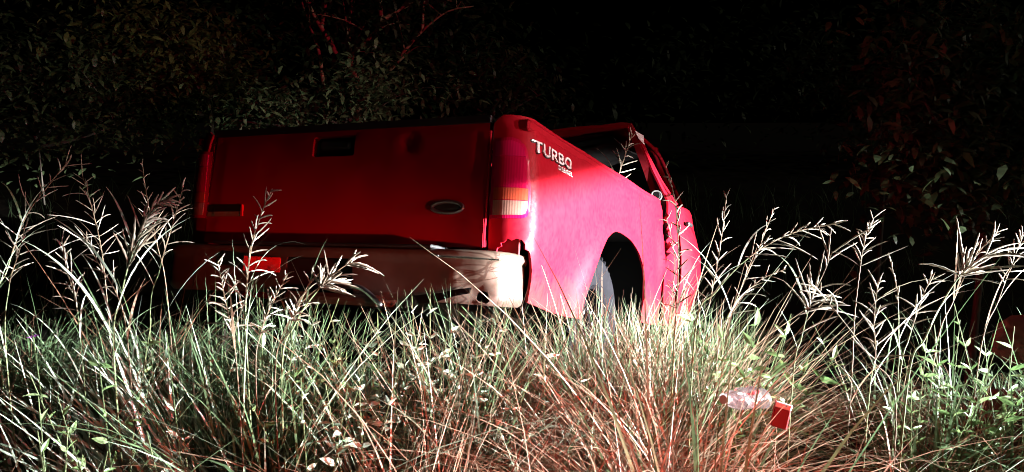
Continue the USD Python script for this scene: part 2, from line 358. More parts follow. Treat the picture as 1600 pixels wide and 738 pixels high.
# tailgate: pressed panel with a handle recess
def tg_map(uv):
    x, z = uv[:, 0], uv[:, 1]
    sk = .028 * (x < 0) * np.abs(x) / .77 * (z / -.54)            # the left edge is sprung outwards at the bottom
    y = -.010 * np.cos(x * 1.9) * np.cos((z + .27) * 4.5)
    fr = np.minimum(np.minimum(.77 - np.abs(x), -z), .546 + z)
    y -= .007 * sm(fr, .035, .06)
    y += .020 * np.exp(-(((x - .375) / .035) ** 2 + ((z + .088) / .028) ** 2)) - .006 * np.exp(-(((x - .34) / .03) ** 2 + ((z + .08) / .03) ** 2))
    y += .012 * (meshkit.fbm(np.stack([x * 3, z * 4, 0 * x], -1), 3, 4) - .5)
    y += -.018 * sm(x, .62, .77) * np.exp(-((z + .47) / .10) ** 2)   # lower right edge bent out
    return np.stack([x - sk, y, z], 1)


rec = sbox(-.148, -.136, .090, -.037).buffer(-.012).buffer(.012)
tgp = Polygon([(-.762, -.012), (-.75, 0), (.75, 0), (.768, -.012), (.768, -.546), (-.772, -.546)]).difference(rec)
tg = part(truck, 'tailgate', sheet(tgp, tg_map, .035, .03), 'red_paint', 35, 'dull red tailgate with an oval emblem and a dark latch recess')
cup = sbox(-.146, -.134, .088, -.039).buffer(-.012).buffer(.012)
part(tg, 'handle_recess', cat([sheet(cup, lambda q: np.stack([q[:, 0], .03 + 0 * q[:, 0], q[:, 1]], 1), .006, .03)]), 'cavity')
part(tg, 'latch_handle', rbox(-.115, .055, -.004, .016, -.100, -.056, .01), 'black_plastic')
ell = lambda a, b, n=40: Polygon([(a * math.cos(t), b * math.sin(t)) for t in np.linspace(0, 2 * PI, n, endpoint=False)])


def ontg(cx, cz, lift): return lambda q: tg_map(np.stack([q[:, 0] + cx, q[:, 1] + cz], 1)) * [1, 1, 1] + [0, -lift, 0]


def dome_on(cx, cz, a, b, lift):
    def f(q):
        P = ontg(cx, cz, 0)(q); r = np.clip(np.hypot(q[:, 0] / a, q[:, 1] / b), 0, 1); P[:, 1] -= lift * np.sqrt(1 - r * r * .98); return P
    return f


oq = np.array([(.075 * math.cos(a), .024 * math.sin(a)) for a in np.linspace(0, 2 * PI, 41)])
part(tg, 'oval_emblem', tube(ontg(.597, -.378, .012)(oq), .0085, 10, False), 'satin_chrome', True)
part(tg, 'oval_emblem_face', sheet(ell(.0695, .0205), dome_on(.597, -.378, .09, .033, .012), .008, .012), 'black_plastic', 40)
part(tg, 'name_plate', cat([sheet(sbox(-.115, -.004, .108, .029), ontg(-.645, -.388, .007), .006, .03)]), 'black_plastic')
part(tg, 'name_plate_strip', sheet(sbox(-.115, -.029, .100, -.006), ontg(-.645, -.388, .010), .008, .03), 'tan_plate')
part(tg, 'name_plate_end', sheet(sbox(.109, -.029, .117, .029), ontg(-.645, -.388, .014), .012, .02), 'red_reflector')
part(truck, 'tailgate_cap', sheet(sbox(-.776, -.014, .776, .018), lambda q: np.stack([q[:, 0], -.004 - .012 * np.cos(q[:, 1] * 40), q[:, 1]], 1), .05, .03), 'black_plastic', 40)
part(truck, 'tailgate_edge_strip', tube([(.779, -.008, -.05), (.779, -.010, -.3), (.777, -.014, -.545)], .0045, 6), 'red_paint', 40)

part(truck, 'left_jamb_edge', tube([(-.775, -.022, -.004), (-.790, -.022, -.045), (-.800, -.020, -.088)], .007, 6), 'red_paint', True)  # strip added along the jamb to catch a red glint
part(truck, 'left_flare_edge', tube(smooth_line([(-.835, .02, -.205), (-.875, .02, -.245), (-.925, .03, -.285), (-.955, .05, -.33), (-.955, .05, -.38), (-.93, .05, -.43)], 24), .0065, 6), 'red_paint', True)  # tube added to draw the lit glint on the flare
part(truck, 'inner_corner', rbox(.80, .915, .045, .055, -.58, -.46, .004), 'dark_red_paint')
# tail lights: a bezel with four lens bands each
for sg in (1, -1):
    bm = bed_map(sg)

    def lay(lift):
        def f(q):
            P = bm(q); Q = bm(q + [1e-3, 0]); R = bm(q + [0, 1e-3]); n = np.cross(Q - P, R - P) * sg; n /= np.linalg.norm(n, axis=1, keepdims=True)
            k = np.clip(np.minimum(q[:, 0] - .004, .16 - q[:, 0]) / .035, 0, 1)
            return P + n * (lift + .010 * k[:, None])
        return f
    out = Polygon([(.003, -.088), (.075, -.080), (.105, -.090), (.132, -.125), (.148, -.19), (.153, -.28), (.150, -.38), (.138, -.412), (.115, -.42), (.003, -.425)]).buffer(-.008).buffer(.008)
    tl = part(truck, 'tail_light', sheet(out, lay(.006), .012, .018, flip=sg < 0), 'dark_red_lens', 40)
    ins = out.buffer(-.014)
    for nm, m_, z0, z1 in (('upper_red_lens', 'red_lens', -.16, 0), ('red_lens', 'dark_red_lens', -.292, -.163), ('amber_lens', 'amber_lens', -.345, -.295), ('reversing_lens', 'clear_lens', -.5, -.348)):
        b = ins.intersection(sbox(0, z0, .3, z1))
        part(tl, nm, sheet(b, lay(.012), .008, .014, flip=sg < 0), m_, 40)


# badge lettering on the right flank
def on_flank(mesh, y0, z0, sl=0.0, lift=.004):
    v = np.array(mesh.vertices); y = y0 + v[:, 0]; z = z0 + v[:, 1] + sl * v[:, 0]
    x = XO - RX * (1 - np.sqrt(1 - np.clip(1 - y / RC, 0, 1) ** 2)) + side_off(z, y) + lift * .2 + v[:, 2]
    return trimesh.Trimesh(np.stack([x, y, z], 1), mesh.faces, process=False)


def word(text, h, width, shear=.18, depth=.007):
    """Separate letters, widened to fill the given length, slanted."""
    out, x = [], 0
    for c in text:
        m = meshkit.text_mesh(c, h, depth, True); m.apply_translation([-m.bounds[0][0] + x, 0, 0]); x = m.bounds[1][0] + .14 * h; out.append(m)
    k = width / (x - .14 * h)
    for m in out: m.vertices[:, 0] = m.vertices[:, 0] * k + shear * m.vertices[:, 1]
    return out


bd = None
for k, m in enumerate(word('TURBO', .050, .47)):
    sh = m.copy(); sh.vertices[:, 0] += .004; sh.vertices[:, 1] -= .005; sh.vertices[:, 2] *= .6
    l = part(truck, 'badge_letter', on_flank(m, .055, -.128, .012), 'badge_silver')
    part(l, 'letter_backing', on_flank(sh, .055, -.128, .012, .002), 'black_plastic')  # black offset copy drawn as the letter's drop shadow
for m in word('DIESEL', .020, .20, .18, .005): part(truck, 'small_badge_letter', on_flank(m, .335, -.156, .0), 'badge_silver')

# rear bumper: a bent profile swept round the back of the truck
BP = smooth_line([(-.955, .16), (-.95, .03), (-.915, -.07), (-.82, -.125), (-.4, -.132), (0, -.135), (.4, -.132), (.62, -.131), (.75, -.121), (.84, -.093), (.890, -.047), (.909, .018), (.914, .11)], 88)
BU = np.r_[0, np.cumsum(np.linalg.norm(np.diff(BP, axis=0), axis=1))]
BT = np.gradient(BP, axis=0); BT /= np.linalg.norm(BT, axis=1, keepdims=True)
PR = np.array([(-.022, -.785), (-.004, -.772), (0, -.755), (0, -.612), (.011, -.606), (.014, -.598), (.013, -.577), (.003, -.567), (-.02, -.564), (-.17, -.560)])
PV = np.r_[0, np.cumsum(np.linalg.norm(np.diff(PR, axis=0), axis=1))]


def bump_map(q):
    u, v = q[:, 0], q[:, 1]
    x, y = np.interp(u, BU, BP[:, 0]), np.interp(u, BU, BP[:, 1]); tx, ty = np.interp(u, BU, BT[:, 0]), np.interp(u, BU, BT[:, 1])
    o, z = np.interp(v, PV, PR[:, 0]), np.interp(v, PV, PR[:, 1])
    face = np.exp(-((z + .70) / .09) ** 2)
    o = o - .030 * np.exp(-(((x - .80) / .07) ** 2 + ((z + .735) / .035) ** 2)) + .02 * np.exp(-(((x - .70) / .035) ** 2 + ((z + .67) / .03) ** 2)) * face
    o = o + .018 * (meshkit.fbm(np.stack([x * 5, z * 6, y * 3], -1), 3, 8) - .5) + .022 * sm(-z, .745, .785) * np.exp(-((x - .64) / .12) ** 2)
    z = z - .012 * sm(x, -.9, -.5) * 0 + .012 * (meshkit.noise(np.stack([x * 3, 0 * x, 0 * x], -1), 9) - .5) * sm(-z, .7, .78)
    return np.stack([x + ty * o, y - tx * o, z], 1)


def ux(x): return float(np.interp(x, BP[:, 0], BU))


bpoly = sbox(0, 0, BU[-1], PV[-1])
bpoly = bpoly.difference(Polygon([(ux(-.17), -.1), (ux(.235), -.1), (ux(.20), PV[3] - .012), (ux(-.14), PV[3] - .012)]).buffer(.008))
holep = Polygon([(ux(.800), .035), (ux(.812), .018), (ux(.842), .012), (ux(.856), .030), (ux(.846), .062), (ux(.82), .068), (ux(.805), .055)])
bpoly = bpoly.difference(holep)
bumper = part(truck, 'rear_bumper', sheet(bpoly, bump_map, .006, .022), 'bumper_paint', 40, 'dented dirty pale bumper with a torn hole at its right end')
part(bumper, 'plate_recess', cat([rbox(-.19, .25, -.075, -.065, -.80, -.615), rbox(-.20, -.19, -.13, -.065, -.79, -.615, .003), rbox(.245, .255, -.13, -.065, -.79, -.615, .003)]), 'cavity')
part(bumper, 'step_pad', rbox(-.60, .60, -.138, .0, -.563, -.548, .005), 'black_plastic')
rp = rbox(-.085, .085, -.004, .004, -.034, .034, .003); rp.apply_transform(trimesh.transformations.rotation_matrix(math.radians(24), [0, 0, 1])); rp.apply_translation([-.25, -.178, -.655])
part(bumper, 'red_reflector', rp, 'red_reflector')
part(bumper, 'trim_wire', tube([(.645, -.155, -.598), (.70, -.152, -.600), (.80, -.146, -.602), (.90, -.115, -.604)], .0035), 'chrome')
ball = trimesh.creation.icosphere(2, .007); ball.apply_translation([.642, -.156, -.597]); part(bumper, 'rivet', ball, 'chrome')
strip = np.array([(.50, -.150, -.792), (.58, -.165, -.775), (.66, -.160, -.762), (.73, -.155, -.742), (.79, -.140, -.730)])
sp = smooth_line(strip, 20); wv = np.linspace(.022, .012, len(sp))
part(bumper, 'torn_strip', (np.vstack([np.c_[sp[:, :2], sp[:, 2] - wv], np.c_[sp[:, 0], sp[:, 1] + .012, sp[:, 2] + wv]]), np.array([[k, k + 1, k + 1 + len(sp), k + len(sp)] for k in range(len(sp) - 1)])), 'chrome', True)
part(truck, 'lower_step', rbox(-.10, .385, -.20, -.02, -.815, -.768, .016), 'bumper_paint', 30)
part(truck, 'hitch_hoop', tube(smooth_line([(.10, -.10, -.745), (.26, -.20, -.735), (.33, -.215, -.745), (.385, -.22, -.775), (.43, -.22, -.81)], 20), .0115, 8), 'chrome', True)


# running gear
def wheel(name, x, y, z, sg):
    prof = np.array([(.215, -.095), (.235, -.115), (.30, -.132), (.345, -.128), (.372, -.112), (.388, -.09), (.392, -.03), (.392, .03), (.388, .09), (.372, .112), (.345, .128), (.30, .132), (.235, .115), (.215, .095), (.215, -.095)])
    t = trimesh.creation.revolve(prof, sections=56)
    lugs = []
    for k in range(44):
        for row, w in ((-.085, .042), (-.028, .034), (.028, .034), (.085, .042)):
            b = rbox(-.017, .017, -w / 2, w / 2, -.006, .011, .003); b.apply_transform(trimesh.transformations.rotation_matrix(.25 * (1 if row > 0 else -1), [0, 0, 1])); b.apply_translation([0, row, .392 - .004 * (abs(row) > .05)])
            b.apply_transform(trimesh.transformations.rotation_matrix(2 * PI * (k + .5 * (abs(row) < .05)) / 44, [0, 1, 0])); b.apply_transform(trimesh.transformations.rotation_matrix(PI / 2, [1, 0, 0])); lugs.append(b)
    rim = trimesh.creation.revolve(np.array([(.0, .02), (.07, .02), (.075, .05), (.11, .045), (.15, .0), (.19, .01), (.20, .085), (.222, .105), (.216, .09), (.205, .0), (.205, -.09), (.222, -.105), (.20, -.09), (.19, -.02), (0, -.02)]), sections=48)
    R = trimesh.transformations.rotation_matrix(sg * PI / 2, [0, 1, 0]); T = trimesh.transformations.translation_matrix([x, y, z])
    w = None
    for nm, m, mt in (('wheel', rim, 'shaded_wheel_steel'), ('tyre', t, 'shaded_rubber'), ('tread', cat(lugs), 'shaded_rubber')):
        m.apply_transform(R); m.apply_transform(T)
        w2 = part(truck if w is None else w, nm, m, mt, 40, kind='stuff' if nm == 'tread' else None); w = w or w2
    for k in range(8):
        n = trimesh.creation.cylinder(.011, .02, sections=6); n.apply_translation([.09 * math.cos(k * PI / 4), .09 * math.sin(k * PI / 4), .055]); n.apply_transform(R); n.apply_transform(T); part(w, 'wheel_nut', n, 'steel')


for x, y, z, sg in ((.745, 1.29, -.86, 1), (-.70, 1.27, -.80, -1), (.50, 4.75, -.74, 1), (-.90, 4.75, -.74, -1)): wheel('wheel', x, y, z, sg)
part(truck, 'rear_axle', cat([tube([(-.62, 1.27, -.80), (.62, 1.27, -.86)], .045, 10), trimesh.creation.icosphere(2, .16).apply_translation([0, 1.27, -.83])]), 'steel', 40)
for sg in (1, -1):
    part(truck, 'leaf_spring', tube(smooth_line([(sg * .52, .55, -.62), (sg * .52, 1.27, -.74), (sg * .52, 1.95, -.60)], 12), .03, 4), 'steel')
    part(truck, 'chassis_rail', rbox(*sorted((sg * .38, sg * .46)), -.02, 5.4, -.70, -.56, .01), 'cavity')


# cab
def cab_x(z, y):
    lean = np.where(z > .03, .955 - .50 * (z - .03), .955 + .02 * np.exp(-((z + .35) / .3) ** 2))
    bulge = .135 * np.exp(-((y - 3.02) / .33) ** 2) * sm(y, 2.62, 2.85) * np.exp(-((z + .42) / .42) ** 2)
    crush = .03 * (meshkit.fbm(np.stack([y * 4, z * 4, 0 * y], -1), 3, 6) - .5)
    return lean + bulge + crush - .15 * np.maximum(y - 3.35, 0)


def cab_side(poly, sg, mt, nm, res=.05, label=None, th=.014):
    return part(truck, nm, sheet(poly, lambda q: np.stack([sg * cab_x(q[:, 1], q[:, 0]) - (sg < 0) * .30 * np.maximum(q[:, 0] - 3.35, 0), q[:, 0], q[:, 1]], 1), th, res, flip=sg < 0), mt, 35, label)


for sg in (1, -1):
    dz = 0 if sg > 0 else -.12
    cp = Polygon(smooth_line([(2.53, -.86), (2.515, -.4), (2.51, .0), (2.525, .3), (2.545, .60 + dz), (2.63, .615 + dz), (2.645, .45 + dz), (2.665, .2), (2.72, .04), (2.735, -.2), (2.73, -.5), (2.745, -.86)], 60)).buffer(0)
    cab_side(cp, sg, 'red_paint', 'cab_corner')
    door = Polygon([(2.765, -.86), (2.76, -.4), (2.765, .02), (3.0, .035), (3.86, .03), (3.9, -.3), (3.88, -.84)])
    dr = cab_side(door, sg, 'red_paint', 'door', .06, 'buckled door bowed outwards' if sg > 0 else None)
    part(dr, 'door_handle', rbox(*sorted((sg * (cab_x(np.array([-.1]), np.array([2.9]))[0] - .004), sg * (cab_x(np.array([-.1]), np.array([2.9]))[0] + .03))), 2.83, 2.97, -.115, -.085, .008), 'black_plastic')
    fr = smooth_line([(2.775, .03), (2.745, .25), (2.73, .50 + dz), (2.80, .56 + dz), (3.3, .555 + dz), (3.6, .38), (3.86, .04)], 40)
    part(truck, 'window_frame', tube(np.stack([sg * (cab_x(fr[:, 1], fr[:, 0]) - .012), fr[:, 0], fr[:, 1]], 1), .017, 6), 'red_paint', True)
    ap = smooth_line([(3.35, .60 + dz), (3.7, .40), (4.05, .02)], 14)
    part(truck, 'windscreen_pillar', tube(np.stack([sg * (cab_x(ap[:, 1], ap[:, 0]) - .06), ap[:, 0], ap[:, 1]], 1), .03, 6), 'red_paint', True)
    fa = [(5.32, -.86), (5.28, -.66), (5.14, -.49), (4.92, -.40), (4.66, -.38), (4.44, -.45), (4.28, -.60), (4.22, -.86)]
    fp = Polygon([(3.92, -.86), (3.91, -.05), (4.3, -.03), (5.3, -.10), (5.58, -.2), (5.62, -.7)] + smooth_line(fa, 40).tolist()).buffer(0)
    cab_side(fp, sg, 'red_paint', 'front_wing', .07)
back = Polygon([(-.88, -.80), (.90, -.80), (.935, -.1), (.945, .02), (.80, .32), (.672, .607), (.60, .618), (.11, .565), (-.45, .49), (-.62, .46), (-.93, .02), (-.93, -.1)])
hole = Polygon([(-.76, .07), (.845, .07), (.765, .28), (.645, .572), (.11, .528), (-.45, .455), (-.57, .42)])
part(truck, 'cab_back', sheet(back.difference(hole), lambda q: np.stack([q[:, 0], 2.53 - .03 * np.cos(q[:, 0] * 1.6) + .012 * (meshkit.noise(np.stack([q[:, 0] * 6, q[:, 1] * 6, 0 * q[:, 0]], -1), 3) - .5), q[:, 1]], 1), .03, .05), 'dark_red_paint', 35, 'back of the cab around its empty rear window')


def roof_map(q):
    x, y = q[:, 0], q[:, 1]
    z = .60 + .03 * np.cos(x * 2.0) - .10 * sm(-x, -.5, .75) - .02 * sm(y, 3.0, 3.6) + .07 * (meshkit.fbm(np.stack([x * 3, y * 3, 0 * x], -1), 3, 12) - .5) * sm(y, 2.55, 2.8)
    return np.stack([x, y, z - .02], 1)


part(truck, 'roof', sheet(Polygon([(-.60, 2.50), (.66, 2.50), (.68, 3.35), (-.62, 3.35)]), roof_map, .02, .06), 'red_paint', 40, 'crushed roof')
part(truck, 'roof_lining', sheet(Polygon([(-.52, 2.58), (.50, 2.58), (.56, 3.3), (-.55, 3.3)]), lambda q: roof_map(q) - [0, 0, .05] - np.stack([0 * q[:, 0], 0 * q[:, 0], .10 * sm(q[:, 1], 2.55, 2.9) * np.exp(-((q[:, 0] - .15) / .3) ** 2)], 1), .012, .06), 'grey_lining', 40)
part(truck, 'bench_seat', cat([rbox(-.72, .72, 2.62, 2.80, -.30, .10, .06), rbox(-.72, .72, 2.70, 3.2, -.42, -.26, .06)]), 'seat_cloth', 30)
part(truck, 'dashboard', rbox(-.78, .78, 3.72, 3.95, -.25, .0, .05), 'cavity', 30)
sw = trimesh.creation.torus(.19, .015, 32, 8); sw.apply_transform(trimesh.transformations.rotation_matrix(math.radians(65), [1, 0, 0])); sw.apply_translation([-.38, 3.5, .02]); part(truck, 'steering_wheel', sw, 'black_plastic', True)
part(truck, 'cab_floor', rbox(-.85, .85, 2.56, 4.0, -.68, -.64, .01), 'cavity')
part(truck, 'bonnet', sheet(Polygon([(-.80, 4.08), (.80, 4.08), (.74, 5.45), (-.74, 5.45)]), lambda q: np.stack([q[:, 0] - .15 * (q[:, 1] - 3.35), q[:, 1], .0 - .11 * sm(q[:, 1], 4.2, 5.5) + .05 * np.cos(q[:, 0] * 1.8) + .10 * (meshkit.fbm(np.stack([q[:, 0] * 2, q[:, 1] * 2, 0 * q[:, 0]], -1), 3, 2) - .5)], 1), .02, .08), 'red_paint', 40)
part(truck, 'grille', rbox(-.92, .30, 5.50, 5.58, -.48, -.16, .02), 'black_plastic')
part(truck, 'front_bumper', rbox(-1.26, .58, 5.60, 5.74, -.78, -.54, .03), 'chrome', 30)
rg = trimesh.creation.torus(.036, .0075, 28, 8); rg.apply_transform(trimesh.transformations.rotation_matrix(PI / 2 - .25, [1, 0, 0])); rg.apply_transform(trimesh.transformations.rotation_matrix(.5, [0, 0, 1])); rg.apply_translation([.895, 2.46, .055])
part(truck, 'rubber_ring', rg, 'inner_liner', True)
pg = trimesh.creation.cylinder(.027, .05, sections=20); pg.apply_transform(trimesh.transformations.rotation_matrix(PI / 2, [1, 0, 0])); pg.apply_translation([.895, 2.475, .055]); part(truck, 'ring_socket', pg, 'cavity', 30)
for k, (y, z) in enumerate(((2.475, -.10), (2.49, -.16), (2.50, -.20), (2.485, -.24), (2.50, -.30), (2.75, -.05), (2.75, -.13), (2.495, -.36))):
    a = rng.uniform(0, PI, 3); c = np.array([.955 + .02 * rng.random(), y, z]); w = .022
    v = np.array([c + [.015, .02, .03], c + [.03 + .02 * rng.random(), -.025, .004], c + [-.01, .02, -.035], c + [-.03, 0, .0]])
    part(truck, 'torn_metal', trimesh.convex.convex_hull(v + rng.normal(0, .006, v.shape)), 'black_plastic' if k % 2 else 'dark_red_paint')
bag = trimesh.convex.convex_hull(np.array([(.935, 2.52, .05), (.985, 2.50, .06), (.99, 2.54, .035), (.96, 2.56, .09), (.93, 2.60, .07)])); part(truck, 'white_lining_scrap', bag, 'white_card')
bag = trimesh.convex.convex_hull(np.array([(.735, 2.51, .49), (.78, 2.51, .44), (.76, 2.56, .52), (.70, 2.53, .555)])); part(truck, 'pillar_trim_scrap', bag, 'badge_silver')

# ------------------------------------------------------------------ vegetation helpers
def blades(root, az, th0, kap, L, w, seg=6, twist=None, fold=False):
    """Grass blades as curved tapering ribbons: (vertices N x (2 seg + 2) x 3, faces of one blade)."""
    root = np.asarray(root, float); N = len(root); t = np.linspace(0, 1, seg + 1)
    az, th0, kap, L, w = (np.broadcast_to(np.asarray(a, float), (N,)) for a in (az, th0, kap, L, w))
    tm = (t[1:] + t[:-1]) / 2
    th = th0[:, None] + kap[:, None] * tm[None] ** 1.4
    st = np.stack([np.sin(th) * np.cos(az)[:, None], np.sin(th) * np.sin(az)[:, None], np.cos(th)], -1) * (L / seg)[:, None, None]
    c = np.concatenate([root[:, None], root[:, None] + np.cumsum(st, 1)], 1)
    tw = np.zeros(N) if twist is None else twist
    sa = az[:, None] + PI / 2 + tw[:, None] * t[None]
    sd = np.stack([np.cos(sa), np.sin(sa), .25 * np.sin(3 * tw)[:, None] + 0 * sa], -1)
    wd = w[:, None] * (np.minimum(1, .55 + 1.6 * t) * (1 - t ** 2.2) + .04)[None] / 2
    v = np.concatenate([c - sd * wd[..., None], c + sd * wd[..., None]], 1)
    k = np.arange(seg); f = np.vstack([np.stack([k, k + seg + 1, k + seg + 2], 1), np.stack([k, k + seg + 2, k + 1], 1)])
    return v, f


def joined(v, f):
    N, n = v.shape[:2]
    return v.reshape(-1, 3), (f[None] + (np.arange(N) * n)[:, None, None]).reshape(-1, 3)


def to_px(P):
    c = (np.asarray(P) - EYE) @ _CAM
    return 800 + FPX * c[..., 0] / -c[..., 2], 369 - FPX * c[..., 1] / -c[..., 2], -c[..., 2]


def under_truck(x, y, m=0.0):
    q = (np.stack([x, y, 0 * x + .6], -1) - TM[:3, 3]) @ TM[:3, :3]
    return (np.abs(q[..., 0]) < .93 + m) & (q[..., 1] > -.12 - m) & (q[..., 1] < 5.7)


def field(n, seed, x0=-3.4, x1=3.7, y0=1.55, y1=4.6, gap=.45, gscale=2.2):
    r = np.random.default_rng(seed); x, y = r.uniform(x0, x1, n), r.uniform(y0, y1, n)
    k = (np.abs(x) < .74 * y + .35 + 1.3 * ((x > 0) & (y < 2.2))) & ~under_truck(x, y, .10) & (meshkit.fbm(np.stack([x * gscale, y * gscale, 0 * x], -1), 3, seed) > gap)
    return x[k], y[k], r


HOLLOWS = [(1250, 580, 2.35, .22), (1265, 560, 2.7, .30), (1275, 545, 3.2, .42), (1160, 605, 2.4, .10), (530, 680, 2.0, .22), (600, 730, 1.85, .16), (430, 720, 1.9, .16), (520, 590, 2.4, .12), (250, 720, 1.85, .22), (90, 690, 1.9, .20), (480, 640, 2.15, .16), (560, 640, 2.1, .13), (250, 640, 2.1, .12), (1400, 600, 2.35, .12), (370, 730, 1.8, .18), (300, 590, 2.25, .10), (60, 700, 1.95, .12), (1180, 640, 2.1, .13), (1190, 660, 1.95, .12), (1170, 640, 2.25, .13)]
_TX = np.array([-200, 0, 120, 260, 330, 430, 520, 620, 760, 900, 1000, 1080, 1175, 1200, 1310, 1380, 1450, 1540, 1600, 1800])
_TY = np.array([440, 440, 450, 450, 470, 480, 490, 482, 480, 485, 488, 500, 500, 596, 596, 555, 520, 510, 520, 520])


def capped(x, y, L, r, spread=70):
    """Blade length, and the length limit that keeps the sward as low as the photograph shows it at each place."""
    g = ground(x, y); P = np.stack([x, y, g + .3], -1); px, _, d = to_px(P)
    ty = np.interp(px, _TX, _TY) + spread * r.random(len(x)) ** 1.6
    up = (369 - ty) / FPX; zt = EYE[2] + d * (up * math.cos(PITCH) - math.sin(PITCH))
    cl = meshkit.fbm(np.stack([x * 4.5, y * 4.5, 0 * x + 2], -1), 2, 41); L = L * (.45 + 1.0 * sm(cl, .30, .68))
    L = np.clip(np.minimum(L, (zt - g) * 1.16), .05, None)
    for (hx, hy, hd, hr) in HOLLOWS:
        c = at(hx, hy, hd); L = L * np.where(np.hypot(x - c[0], (y - c[1]) * .8) < hr * (.6 + .6 * r.random(len(x))), .13, 1)
    L = L * (1 - .55 * (1 - sm(y, 1.85, 2.4)) * np.maximum(1 - sm(px, 520, 760), sm(px, 1240, 1400)))   # shortened at the near sides to darken the foreground
    return L * np.where((x > 1.9) & (y > 2.2), .55, 1), g, px


# how green (1) or dead (0) the growth is at places of the photograph
_GM = np.array([(50, 450, .7), (200, 450, .9), (200, 600, .6), (80, 680, .3), (350, 600, .85), (420, 560, .9), (400, 700, .4), (560, 560, .8), (520, 690, .25), (640, 600, .25), (680, 520, .75), (800, 520, .85), (800, 590, .5), (750, 690, .08),
                (900, 530, .75), (950, 590, .45), (950, 690, 0), (1080, 550, .5), (1100, 680, 0), (1180, 510, .95), (1150, 560, .6), (1250, 700, .05), (1320, 620, .3), (1400, 690, .6), (1450, 560, .6), (1560, 550, .7), (1580, 680, .3)], float)


def greenness(x, y, z):
    px, py, _ = to_px(np.stack([x, y, z], -1)); w = 1 / (((px[:, None] - _GM[:, 0]) ** 2 + ((py[:, None] - _GM[:, 1]) * 1.3) ** 2) / 60.0 ** 2 + .15) ** 2
    return (w * _GM[:, 2]).sum(1) / w.sum(1)


def sward(name, n, seed, mt, label, catg, Lr, wr, th, kap, gap=.45, green=None, lift=0.0, spread=70, sd=.27, **kw):
    x, y, r = field(n, seed, gap=gap, **kw)
    L, g, px = capped(x, y, r.uniform(*Lr, len(x)), r, spread)
    keep = (L > .11) & (r.random(len(x)) < .22 + 1.1 * sm(meshkit.fbm(np.stack([x * 5.5, y * 5.5, 0 * x + seed], -1), 2, seed), .38, .62))
    if green is not None:
        q = greenness(x, y, g + .65 * L); keep &= r.random(len(x)) < (q if green else 1.05 - q)
    x, y, L, g = x[keep], y[keep], L[keep], g[keep]; N = len(x)
    z = g - .02 + lift * r.random(N) * np.minimum(1, L * 2)
    v, f = blades(np.stack([x, y, z], -1), r.uniform(0, 2 * PI, N), np.abs(r.normal(th, sd, N)), r.uniform(*kap, N), L, r.uniform(*wr, N), 6, r.normal(0, .8, N))
    tag(part(None, name, joined(v, f), mt), label, catg, kind='stuff')


sward('green_grass', 9000, 21, 'green_blade', 'pale green blades of wild grass growing all along the road shoulder before the truck', 'grass', (.35, .9), (.0055, .013), .30, (.1, 1.8), .45, True)
sward('dry_grass', 9000, 22, 'dry_blade', 'thin dry straw coloured grass mixed through the roadside growth', 'dry grass', (.34, .85), (.003, .0068), .42, (.4, 2.6), .36, False)
sward('hay', 16000, 25, 'dry_blade', 'matted reddish brown hay flopping over in the bottom centre', 'hay', (.25, .55), (.0026, .0055), .75, (.8, 2.6), .26, False, .36, x0=-.42, x1=1.6, y0=1.6, y1=2.6)
sward('verge_grass', 9000, 24, 'green_blade', 'thick bleached grass standing close along the truck side and below its bumper', 'grass', (.7, 1.2), (.0055, .012), .0, (.1, .9), .34, True, spread=30, sd=.2, x0=-1.0, x1=1.5, y0=2.3, y1=3.5)
sward('verge_hay', 5000, 26, 'straw_blade', 'bleached straw standing thickly below the rear wheel arch of the truck', 'dry grass', (.7, 1.2), (.004, .008), .0, (.2, 1.6), .30, False, spread=35, sd=.28, x0=-.55, x1=1.3, y0=2.2, y1=3.4)


def clumps(name, n, m, seed, mt, label, catg, Lr, wr, kap, green, fan=.75, spread=30, **kw):
    """Bunches of grass: the blades of one bunch start together, fan outwards, arch over and share a lean, with dark gaps left between the bunches."""
    cx, cy, r = field(n, seed, gap=.0, **kw); px, py, d = to_px(np.stack([cx, cy, ground(cx, cy) + .45], -1))
    q = greenness(cx, cy, ground(cx, cy) + .45); k = r.random(len(cx)) < (q if green else 1 - q); cx, cy = cx[k], cy[k]; N = len(cx)
    cnt = r.integers(m // 2, int(m * 1.5), N); idx = np.repeat(np.arange(N), cnt); M = len(idx)
    tall, lean, ln = r.uniform(.55, 1.15, N)[idx], r.uniform(0, 2 * PI, N)[idx], r.uniform(.0, .55, N)[idx]
    rad, a0 = np.abs(r.normal(0, .035, M)), r.uniform(0, 2 * PI, M)
    x, y = cx[idx] + rad * np.cos(a0), cy[idx] + rad * np.sin(a0)
    L, g, _ = capped(x, y, r.uniform(*Lr, M) * 1.25, r, spread); L = L * tall * r.uniform(.7, 1.1, M)
    th = np.clip(r.random(M) ** 1.3 * fan + r.normal(0, .05, M), .02, 1.2); vx, vy = np.cos(a0) * th + np.cos(lean) * ln, np.sin(a0) * th + np.sin(lean) * ln
    L *= 1 + .5 * np.hypot(vx, vy); k = (L > .13) & ~under_truck(x, y, .08)
    v, f = blades(np.stack([x, y, g - .02], -1)[k], np.arctan2(vy, vx)[k], np.hypot(vx, vy)[k], r.uniform(*kap, k.sum()), L[k], r.uniform(*wr, k.sum()), 8, r.normal(0, .9, k.sum()))
    tag(part(None, name, joined(v, f), mt), label, catg, kind='stuff')


